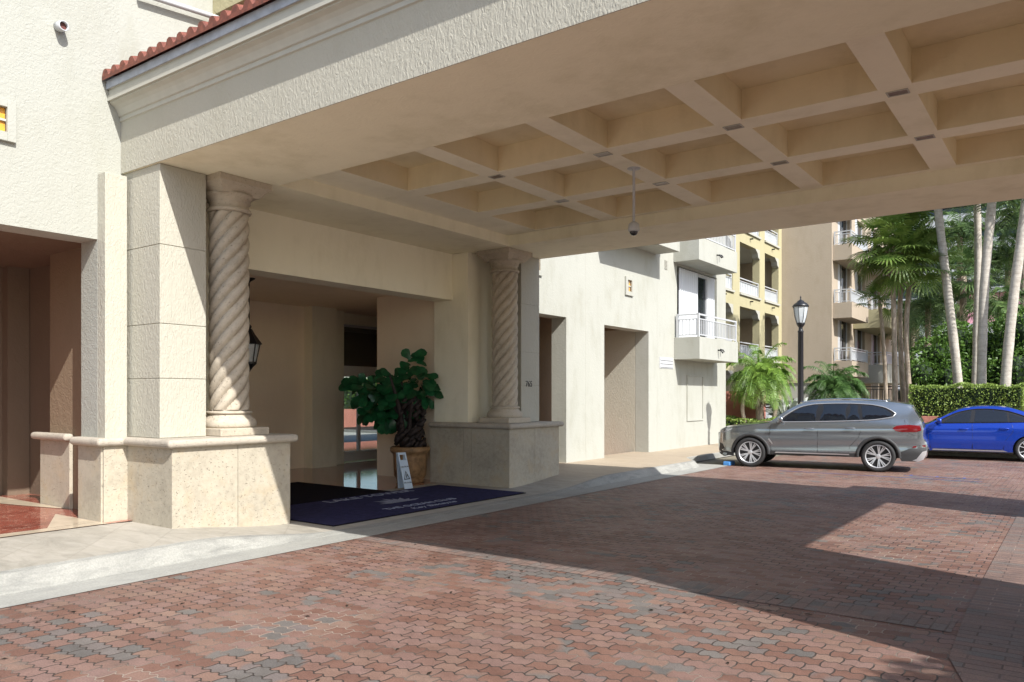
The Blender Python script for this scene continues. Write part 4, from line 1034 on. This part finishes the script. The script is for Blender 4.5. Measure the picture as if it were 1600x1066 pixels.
# ------------------------------------------------------------------ background buildings
yb_ = empty('apartment_building', (-12.7, 36, 0), 'yellow apartment block with arched loggias and white railings', 'building')
hs = []; FL = [.55, 3.55, 6.52, 9.49, 12.46]
cols_ = [(28.5, 31.0), (31.9, 34.3), (35.17, 37.9), (38.67, 40.85)]
for z in FL:
    for a, b in cols_: hs.append((a, b, z, z + 2.32))
wall_open(MB(), 'x', -13.05, -12.7, 26, 41.38, -.1, 15.5, hs).build('facade', M['yellow'], yb_)
MB().box(-15.2, -15.0, 26, 41.38, -.1, 15.5).build('loggia_back_wall', M['tan'], yb_)
for z in FL: MB().box(-15.0, -13.06, 26, 41.38, z - .62, z - .35).build('floor_slab', M['offwhite'], yb_)
for z in FL:
    for a, b in cols_:
        MB().box(-15.0, -14.96, a + .3, a + 1.9, z - .3, z + 1.75).build('door', M['glass_dark'], yb_)
        r = MB(); rail(r, (-12.78, a, 0), (-12.78, b, 0), z - .02, z + .70, 12); r.build('railing', M['white'], yb_, recalc=True)
        MB().box(-12.80, -12.81, a + .05, b - .05, z + .02, z + .55).build('railing_panel', M['frost'], yb_)
        MB().box(-12.72, -12.62, a - .06, b + .06, z - .12, z - .03).build('sill', M['offwhite'], yb_)
        c = MB()
        for y, s in ((b, -1),):
            pr = [(0, 0), (.62, 0), (.50, -.08), (.30, -.18), (.22, -.36), (.0, -.46)]
            vs = [(x, y + s * u, z + 2.318 + h) for x in (-12.99, -12.69) for u, h in pr]; n = len(pr)
            c.add(vs, [tuple(range(n)), tuple(range(n, 2 * n))[::-1]] + [(i, (i + 1) % n, n + (i + 1) % n, n + i) for i in range(n)])
        c.build('corbel', M['offwhite'], yb_, recalc=True)
        MB().box(-12.7, -12.55, (a + b) / 2 - .03, (a + b) / 2 + .04, z + 2.62, z + 2.68).build('drain_spout', M['iron'], yb_)
tb = empty('apartment_tower', (-11, 44, 0), 'tan apartment tower with a blank wall and stacked corner balconies', 'building')
hh2 = [(42.6, 45.2, z, z + 2.2) for z in (.7, 3.6, 6.5, 9.45, 12.4)] + [(46.4, 48.8, z, z + 2.2) for z in (.7, 3.6, 6.5, 9.45)] + [(50.5, 53.0, z, z + 2.2) for z in (.7, 3.6, 6.5, 9.45)]
wall_open(MB(), 'x', -10.5, -10.2, 41.4, 58, -.1, 15.5, hh2).build('facade', M['tan'], tb)
MB().box(-16, -10.5, 41.4, 41.7, 2.5, 15.5).build('blank_wall', M['tan'], tb)
MB().box(-16, -10.52, 41.42, 41.7, -.1, 2.4).build('base_wall', M['offwhite'], tb); MB().box(-16, -10.21, 41.36, 41.41, 2.401, 2.5).build('string_course', M['yellow'], tb)
MB().box(-11.3, -11.2, 41.8, 58, -.1, 15.5).build('room_wall', M['brown'], tb)
for (a, b, z, zt) in hh2:
    f = MB().box(-10.40, -10.34, a, a + .1, z, zt).box(-10.40, -10.34, b - .1, b, z, zt).box(-10.40, -10.34, (a + b) / 2 - .05, (a + b) / 2 + .05, z, zt).build('window', M['white'], tb)
    MB().box(-10.385, -10.375, a + .1, b - .1, z, zt).build('pane', M['glass_dark'], f)
    MB().box(-10.33, -10.2, a, a + .45, z, zt).build('column', M['white'], tb)
for zt in (3.50, 6.45, 9.38, 12.3):
    balcony(-10.198, -9.28, 41.55, 45.3, zt - .78, zt, M['tan'], tb, nx=5, ny=22, glass=True)
for zt, mm in ((3.45, M['offwhite']), (6.45, M['yellow'])):
    balcony(-10.198, -8.45, 45.9, 56, zt - 1.0, zt, mm, tb, nx=9, ny=44, glass=True)
for z in (2.3, 5.25, 8.2): MB().box(-10.198, -8.6, 45.9, 58, z + .95, z + 1.1).build('soffit', M['offwhite'], tb) if z == 8.2 else None
fb = empty('distant_tower', (-12, 104, 0), 'white high-rise with long horizontal balconies far behind the palms', 'building')
MB().box(-40, 25, 104, 120, 0, 28).build('wall', M['glass_dark'], fb)
for k in range(9): MB().box(-40, 25, 101.5, 103.99, 2.5 + k * 3.1, 3.9 + k * 3.1).build('balcony_band', M['white'], fb)
pk = empty('pink_building', (-5, 66, 0), 'small pink building glimpsed between the palm trunks', 'building')
MB().box(-7, 9, 66, 74, 0, 9.2).build('wall', M['pink'], pk); MB().box(-7.4, 9.4, 65.6, 74.4, 9.2, 9.6).build('parapet', M['white'], pk)
MB().box(-7.2, 9.2, 65.2, 65.99, 6.2, 7.0).build('balcony', M['white'], pk)
# low planter walls
lw = MB().box(-16, -9.2, 27.8, 28.1, 0, 1.9).build('salmon_wall', M['pinkish']); tag(lw, 'salmon garden wall behind the feathery palm', 'wall')
hp = MB().box(-4.9, 2.5, 29.0, 29.25, 0, 1.05).build('hedge_planter', M['pinkish']); tag(hp, 'low salmon planter wall under the clipped hedge', 'wall')
# porch columns glimpsed under the balconies
for i, (px, d) in enumerate(((1368, 42), (1376, 45))):
    c = at(px, d); tag(MB().box(c.x - .16, c.x + .16, c.y - .16, c.y + .16, 0, 2.4).build('porch_post', M['tan']), ['left tan porch post under the pale balcony', 'right, farther tan porch post under the pale balcony'][i], 'post', 'porch posts under the balconies')
g = empty('garden_fence', (-8, 40.5, 0), 'dark iron garden fence in the shade behind the palm trunks', 'fence')
r = MB(); rail(r, (-9, 40.3, 0), (-3, 40.3, 0), .2, 2.2, 46, bar=.012); r.build('fence_panel', M['iron'], g, recalc=True)

# ------------------------------------------------------------------ vegetation
def leaf_cloud(mb, samp, n, L, W, rnd, droop=.2):
    for _ in range(n):
        p, nrm = samp()
        d = (nrm + Vector((rnd.gauss(0, .7), rnd.gauss(0, .7), rnd.gauss(0, .7)))).normalized()
        s = d.cross(Vector((rnd.gauss(0, 1), rnd.gauss(0, 1), rnd.gauss(0, 1)))).normalized()
        l = L * rnd.uniform(.6, 1.3); w = W * rnd.uniform(.6, 1.2)
        mb.add([p - d * l * .5, p + s * w * .5, p + d * l * .5 - Vector((0, 0, droop * l)), p - s * w * .5], [(0, 1, 2, 3)])
def box_hedge(name, x0, x1, y0, y1, z0, z1, m, label, cat, n, L=.07, W=.045, seed=1, group=None):
    rnd = random.Random(seed)
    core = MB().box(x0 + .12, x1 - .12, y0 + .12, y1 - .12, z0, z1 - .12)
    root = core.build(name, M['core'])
    def samp():
        a = [(x1 - x0) * (z1 - z0), (x1 - x0) * (y1 - y0), (y1 - y0) * (z1 - z0)]
        t = rnd.uniform(0, 2 * a[0] + a[1] + 2 * a[2]); dep = abs(rnd.gauss(0, .05))
        x = rnd.uniform(x0, x1); y = rnd.uniform(y0, y1); z = rnd.uniform(z0, z1)
        wob = .05 * sin(x * 3.1 + y) + .04 * sin(x * 7.3)
        if t < a[0]: return Vector((x, y0 + dep, z)), Vector((0, -1, .4))
        if t < 2 * a[0]: return Vector((x, y1 - dep, z)), Vector((0, 1, .4))
        if t < 2 * a[0] + a[1]: return Vector((x, y, z1 - dep + wob)), Vector((0, 0, 1))
        if t < 2 * a[0] + a[1] + a[2]: return Vector((x0 + dep, y, z)), Vector((-1, 0, .4))
        return Vector((x1 - dep, y, z)), Vector((1, 0, .4))
    mb = MB(); leaf_cloud(mb, samp, n, L, W, rnd); mb.build('foliage', m, root)
    return tag(root, label, cat, group)
def blob_shrub(name, blobs, m, label, cat, n, L, W, seed=1, group=None, stems=True):
    rnd = random.Random(seed); bx, by = blobs[0][0], blobs[0][1]
    st = MB()
    for (x, y, z, r) in blobs: st.tube([(bx + (x - bx) * .3, by + (y - by) * .3, 0), ((x + bx) / 2, (y + by) / 2, z * .5), (x, y, z)], [.09, .07, .03], 6)
    root = empty(name, (bx, by, 0), label, cat, group); st.build('stem', M['fibre'], root, smooth=True)
    tot = sum(b[3] ** 2 for b in blobs); mb = MB(); co = MB()
    for (x, y, z, r) in blobs:
        c = Vector((x, y, z))
        lum = [(Vector((rnd.gauss(0, 1), rnd.gauss(0, 1), rnd.gauss(0, 1))).normalized(), rnd.uniform(.25, .5)) for _ in range(14)]
        def samp():
            v = Vector((rnd.gauss(0, 1), rnd.gauss(0, 1), rnd.gauss(0, 1))).normalized()
            bump_ = max(0, max((v.dot(l[0]) - .75) / .25 * l[1] for l in lum))
            rr = r * (.72 + bump_ * .6) * (1 - abs(rnd.gauss(0, .10)))
            return c + Vector((v.x * rr, v.y * rr, v.z * rr * .9)), v + Vector((0, 0, .35))
        leaf_cloud(mb, samp, int(n * r * r / tot), L, W, rnd)
        for i in range(1): 
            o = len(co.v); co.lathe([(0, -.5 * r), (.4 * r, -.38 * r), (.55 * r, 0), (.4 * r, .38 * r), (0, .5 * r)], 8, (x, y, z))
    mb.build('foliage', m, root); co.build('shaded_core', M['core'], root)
    return root
def trunk(mb, pts, r0, r1, seg=12, base=1.12):
    P = smooth_path([(p[0], p[2]) for p in pts], .5); 
    Q = []
    n = len(pts)
    for i in range(n - 1):
        for j in range(6):
            t = j / 6; p0 = Vector(pts[max(i - 1, 0)]); p1 = Vector(pts[i]); p2 = Vector(pts[i + 1]); p3 = Vector(pts[min(i + 2, n - 1)])
            Q.append(p1 * (2 * t ** 3 - 3 * t * t + 1) + (p2 - p0) * .5 * (t ** 3 - 2 * t * t + t) + p2 * (-2 * t ** 3 + 3 * t * t) + (p3 - p1) * .5 * (t ** 3 - t * t))
    Q.append(Vector(pts[-1])); N = len(Q)
    mb.tube(Q, [r0 + (r1 - r0) * i / (N - 1) + (r0 * (base - 1) * max(0, 1 - i / 4)) + r0 * .04 * sin(i * 2.3) for i in range(N)], seg)
def feather(mb, org, az, el, L, rnd, leaf=.35, pairs=26, droop=1.0, w=.03):
    # arching rachis with drooping leaflets
    p = Vector(org); d = Vector((cos(az) * cos(el), sin(az) * cos(el), sin(el))); step = L / pairs; pts = [p.copy()]
    for i in range(pairs):
        d = (d + Vector((0, 0, -droop * 1.9 / pairs * (.3 + i / pairs)))).normalized(); p = p + d * step; pts.append(p.copy())
    mb.tube(pts[::3] + [pts[-1]], [.02 * (1 - i / (len(pts[::3]) + 1)) + .004 for i in range(len(pts[::3]) + 1)], 4, caps=False)
    for i in range(2, pairs + 1):
        f = i / pairs; dd = (pts[i] - pts[i - 1]).normalized(); s = dd.cross(Vector((0, 0, 1)))
        if s.length < .01: continue
        s.normalize(); ll = leaf * (sin(pi * min(1, .12 + f * .88)) ** .6 + .15) * rnd.uniform(.8, 1.1)
        for sg in (-1, 1):
            q = (s * sg + dd * .55 + Vector((0, 0, rnd.uniform(-.15, .25)))).normalized()
            m_ = pts[i] + q * ll * .55; e = pts[i] + q * ll * .9 + Vector((0, 0, -ll * .38 * droop)); ww = dd * w * .5
            mb.add([pts[i] - ww * .6, pts[i] + ww * .6, m_ + ww, e, m_ - ww], [(0, 1, 2, 3, 4)])
def fan(mb, org, az, el, L, rnd, R=.55, n=21, w=.05):
    d = Vector((cos(az) * cos(el), sin(az) * cos(el), sin(el))); c = Vector(org) + d * L + Vector((0, 0, -.12 * L))
    mb.tube([org, Vector(org) + d * L * .5 + Vector((0, 0, .02)), c], [.018, .014, .01], 4, caps=False)
    s = d.cross(Vector((0, 0, 1))); 
    if s.length < .05: s = Vector((1, 0, 0))
    s.normalize(); u = s.cross(d).normalized(); tilt = rnd.uniform(-.5, .4)
    dn = (d * cos(tilt) + u * sin(tilt)); un = s.cross(dn)
    for i in range(n):
        a = (-1 + 2 * i / (n - 1)) * 2.25
        q = dn * cos(a) + s * sin(a); l = R * (.78 + .22 * cos(a * .8)) * rnd.uniform(.92, 1.05)
        side = (dn * -sin(a) + s * cos(a)) * w * .5
        p1 = c + q * l * .5 + un * .04; p2 = c + q * l * .8 + Vector((0, 0, -.05 * l)); p3 = c + q * l + Vector((0, 0, -l * rnd.uniform(.05, .28)))
        mb.add([c, p1 - side, p1 + side, p2 - side * .8, p2 + side * .8, p3], [(0, 1, 2), (1, 3, 4, 2), (3, 5, 4)])
def palm(name, base, top, r0, r1, label, cat='palm', kind='fan', m=None, bark=None, n=26, seed=1, L=.9, R=.55, mid=None, leaf=.35, pairs=26, droop=1.0, el=(-.7, 1.3), w=.05, dead=False, group=None):
    rnd = random.Random(seed)
    root = empty(name, (base[0], base[1], 0), label, cat, group)
    tb_ = MB(); pts = [base] + (mid or []) + [top]; trunk(tb_, [tuple(p) for p in pts], r0, r1)
    if dead:
        for k in range(60):
            a = rnd.uniform(0, 2 * pi); z = rnd.uniform(-1.1, .1); q = Vector(top) + Vector((cos(a) * r1, sin(a) * r1, z)); o = Vector((cos(a) * .10, sin(a) * .10, .22 * rnd.uniform(-.6, 1)))
            tb_.tube([q, q + o], [.03, .012], 4)
    tb_.build('trunk', bark or M['bark'], root, smooth=True)
    cr = MB()
    for k in range(n):
        az = k * 2.39996 + rnd.uniform(-.2, .2); e = el[1] + (el[0] - el[1]) * ((k + .5) / n) ** .85 + rnd.uniform(-.1, .1)
        if kind == 'fan': fan(cr, Vector(top) + Vector((0, 0, .25 * rnd.random())), az, e, L * rnd.uniform(.8, 1.15), rnd, R, w=w)
        else: feather(cr, Vector(top), az, e, L * rnd.uniform(.85, 1.1), rnd, leaf, pairs, droop, w)
    cr.build('crown', m or M['fan'], root)
    return root
def pp_(px, py, d): v = at(px, d); return (v.x, v.y, zat(py, d))
def gnd(px, d): v = at(px, d); return (v.x, v.y, 0)

# fan palms in front of the tan tower
palm('fan_palm', gnd(1399, 30), pp_(1392, 392, 30), .10, .085, 'tall fan palm with the left, slimmest trunk in front of the tan tower', seed=11, n=32, L=1.1, R=.82, w=.075, bark=M['fibre'], mid=[pp_(1397, 500, 30)], dead=True, group='fan palms')
palm('fan_palm', gnd(1416, 30.6), pp_(1414, 375, 30.6), .10, .085, 'tall fan palm with the middle, highest crown of the clump', seed=12, n=32, L=1.1, R=.82, w=.075, bark=M['fibre'], mid=[pp_(1406, 500, 30.6)], dead=True, group='fan palms')
palm('fan_palm', gnd(1426, 30.2), pp_(1426, 412, 30.2), .10, .085, 'fan palm leaning right with yellowing right-hand leaves', seed=13, n=32, L=1.1, R=.82, w=.075, bark=M['fibre'], mid=[pp_(1416, 520, 30.2)], dead=True, group='fan palms')
palm('fan_palm', gnd(1386, 32), pp_(1374, 470, 32), .08, .07, 'short fan palm hanging left before the balconies', seed=14, n=12, L=.7, R=.5, bark=M['fibre'], mid=[pp_(1382, 560, 32)], group='fan palms')
# feathery date palms over the cars
palm('date_palm', gnd(1187, 27), pp_(1187, 588, 27), .12, .14, 'light green feathery date palm beside the white wall', kind='feather', m=M['feather'], bark=M['fibre'], seed=21, n=64, L=1.45, leaf=.34, pairs=34, droop=1.5, el=(-.5, 1.35), w=.022, dead=True)
for k, (px, q) in enumerate(((1165, 1176), (1208, 1196))):
    pass
ex = MB(); trunk(ex, [gnd(1176, 26.8), pp_(1160, 640, 26.8), pp_(1172, 600, 26.8)], .07, .07, 8); trunk(ex, [gnd(1192, 26.8), pp_(1212, 640, 26.8), pp_(1200, 600, 26.8)], .08, .07, 8)
dp = [o for o in C.objects if o.name.startswith('date_palm')][0]; ex.build('side_trunk', M['fibre'], dp, smooth=True)
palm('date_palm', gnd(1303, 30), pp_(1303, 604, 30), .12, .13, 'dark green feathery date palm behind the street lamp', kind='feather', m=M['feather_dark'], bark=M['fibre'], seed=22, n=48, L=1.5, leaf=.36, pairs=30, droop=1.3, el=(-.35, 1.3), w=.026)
# smooth grey trunks whose crowns are above the frame
def grey(name, pts, r0, r1, label, seed):
    return palm(name, pts[0], pts[-1], r0, r1, label, kind='feather', m=M['bgpalm'], seed=seed, n=16, L=2.8, leaf=.6, pairs=28, droop=1.2, w=.05, mid=pts[1:-1], group='smooth grey palms')
grey('royal_palm', [gnd(1499, 29), pp_(1497, 600, 29), pp_(1480, 450, 29), pp_(1466, 330, 29), pp_(1458, 230, 29)], .165, .13, 'thick grey palm trunk curving left above the hedge', 31)
grey('royal_palm', [gnd(1532, 27.3), pp_(1533, 605, 27.3), pp_(1538, 450, 27.3), pp_(1549, 325, 27.3), pp_(1556, 220, 27.3)], .155, .14, 'thick grey palm trunk leaning right over a browner one', 32)
grey('royal_palm', [gnd(1524, 30), pp_(1524, 600, 30), pp_(1528, 430, 30), pp_(1527, 325, 30), pp_(1523, 210, 30)], .13, .12, 'brownish palm trunk crossing behind a grey one', 33)
grey('royal_palm', [gnd(1568, 26.5), pp_(1571, 600, 26.5), pp_(1583, 470, 26.5), pp_(1600, 340, 26.5), pp_(1612, 230, 26.5)], .165, .14, 'thick grey palm trunk leaning out of the right edge', 34)
# darker palms behind
bgp = [(1450, 470, 40, 'feather', 'dark palm behind the tan tower corner'), (1500, 360, 42, 'feather', 'dark feathery palm between the first two grey trunks'), (1505, 432, 37, 'fan', 'small fan palm standing between the two thick trunks'),
       (1575, 400, 40, 'feather', 'feathery palm behind the rightmost trunk'), (1560, 480, 36, 'feather', 'low feathery palm above the dark shrubs'), (1600, 330, 38, 'feather', 'feathery palm at the upper right edge'), (1530, 400, 46, 'feather', 'dark palm crown behind the crossing trunks'), (1488, 470, 48, 'fan', 'shaded fan palm deep behind the left grey trunk'), (1425, 500, 46, 'feather', 'shaded palm under the yellow balconies')]
for i, (px, py, d, k, lab) in enumerate(bgp):
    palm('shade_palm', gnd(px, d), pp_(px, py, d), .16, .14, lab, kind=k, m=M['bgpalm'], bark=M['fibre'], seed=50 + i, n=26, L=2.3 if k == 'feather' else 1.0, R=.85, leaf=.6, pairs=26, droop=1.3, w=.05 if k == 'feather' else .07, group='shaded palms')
# shrubs and hedges
def bl(lst): 
    out = []
    for px, py, d, r in lst: q = pp_(px, py, d); out.append((q[0], q[1], q[2], r))
    return out
blob_shrub('broadleaf_shrub', bl([(1465, 560, 33.5, 1.3), (1440, 585, 33, .9), (1490, 535, 34, 1.2), (1480, 590, 33, 1.2)]), M['bush'], 'large glossy green shrub left of the grey trunks', 'shrub', 5200, .17, .10, 61, 'broadleaf shrubs')
blob_shrub('broadleaf_shrub', bl([(1545, 545, 33.5, 1.4), (1520, 580, 33, 1.2), (1560, 590, 32.5, 1.2)]), M['bush'], 'dark green shrub behind the middle grey trunks', 'shrub', 4200, .17, .10, 62, 'broadleaf shrubs')
blob_shrub('broadleaf_shrub', bl([(1600, 520, 32, 1.5), (1590, 580, 31.5, 1.3), (1620, 560, 32, 1.6)]), M['bush'], 'tall green shrub at the right edge of the garden', 'shrub', 4600, .17, .10, 63, 'broadleaf shrubs')
box_hedge('clipped_hedge', -4.75, -1.45, 29.3, 30.6, .9, 2.1, M['hedge'], 'clipped pale green box hedge behind the blue sedan', 'hedge', 9000, .085, .05, 71)
box_hedge('clipped_hedge', -1.25, 5, 29.8, 31.4, .9, 2.1, M['hedge'], 'second clipped hedge running out of the right edge', 'hedge', 4000, .085, .05, 72)
box_hedge('ground_cover_hedge', -12.0, -6.2, 26.0, 27.4, .1, .95, M['hedge'], 'low leafy hedge in front of the grey car bonnet', 'hedge', 7000, .10, .06, 73)
box_hedge('courtyard_hedge', -32.4, -31.0, 16, 40, 1.05, 2.6, M['bush'], 'courtyard hedge above the salmon planter seen through the doors', 'hedge', 5000, .16, .11, 74)
# silvery strappy plants between the two date palms
for i, (px, d) in enumerate(((1236, 28), (1250, 27.6), (1228, 27.2))):
    rnd = random.Random(80 + i); c = at(px, d); mb = MB()
    for k in range(34):
        a = rnd.uniform(0, 2 * pi); e = rnd.uniform(.5, 1.4); L = rnd.uniform(.8, 1.3); p = Vector((c.x, c.y, .9)); d_ = Vector((cos(a) * cos(e), sin(a) * cos(e), sin(e))); s = d_.cross(Vector((0, 0, 1))).normalized() * .03
        m1 = p + d_ * L * .6; m2 = p + d_ * L + Vector((0, 0, -.35 * L)); mb.add([p - s, p + s, m1 + s, m2, m1 - s], [(0, 1, 2, 3, 4)])
    mb.tube([(c.x, c.y, 0), (c.x, c.y, .95)], [.08, .06], 7)
    tag(mb.build('strap_leaf_plant', simple('silvery_leaf', (.42, .44, .40), .5) if i == 0 else bpy.data.materials['silvery_leaf']), ['silvery strap-leaved plant left of the lamp post', 'silvery strap-leaved plant at the lamp post foot', 'silvery strap-leaved plant nearest the feathery palm'][i], 'plant', 'silvery strap plants')
# palm just outside the right edge whose leafy shadow falls on the border
blob_shrub('shade_tree', [(6.0, 3.5, 4.9, 1.5), (7.3, 2.9, 5.4, 1.6), (6.6, 4.1, 5.3, 1.2), (5.8, 2.6, 4.6, 1.1)], M['bush'], 'leafy tree just outside the right edge, shading the island border', 'tree', 9000, .18, .11, 95)
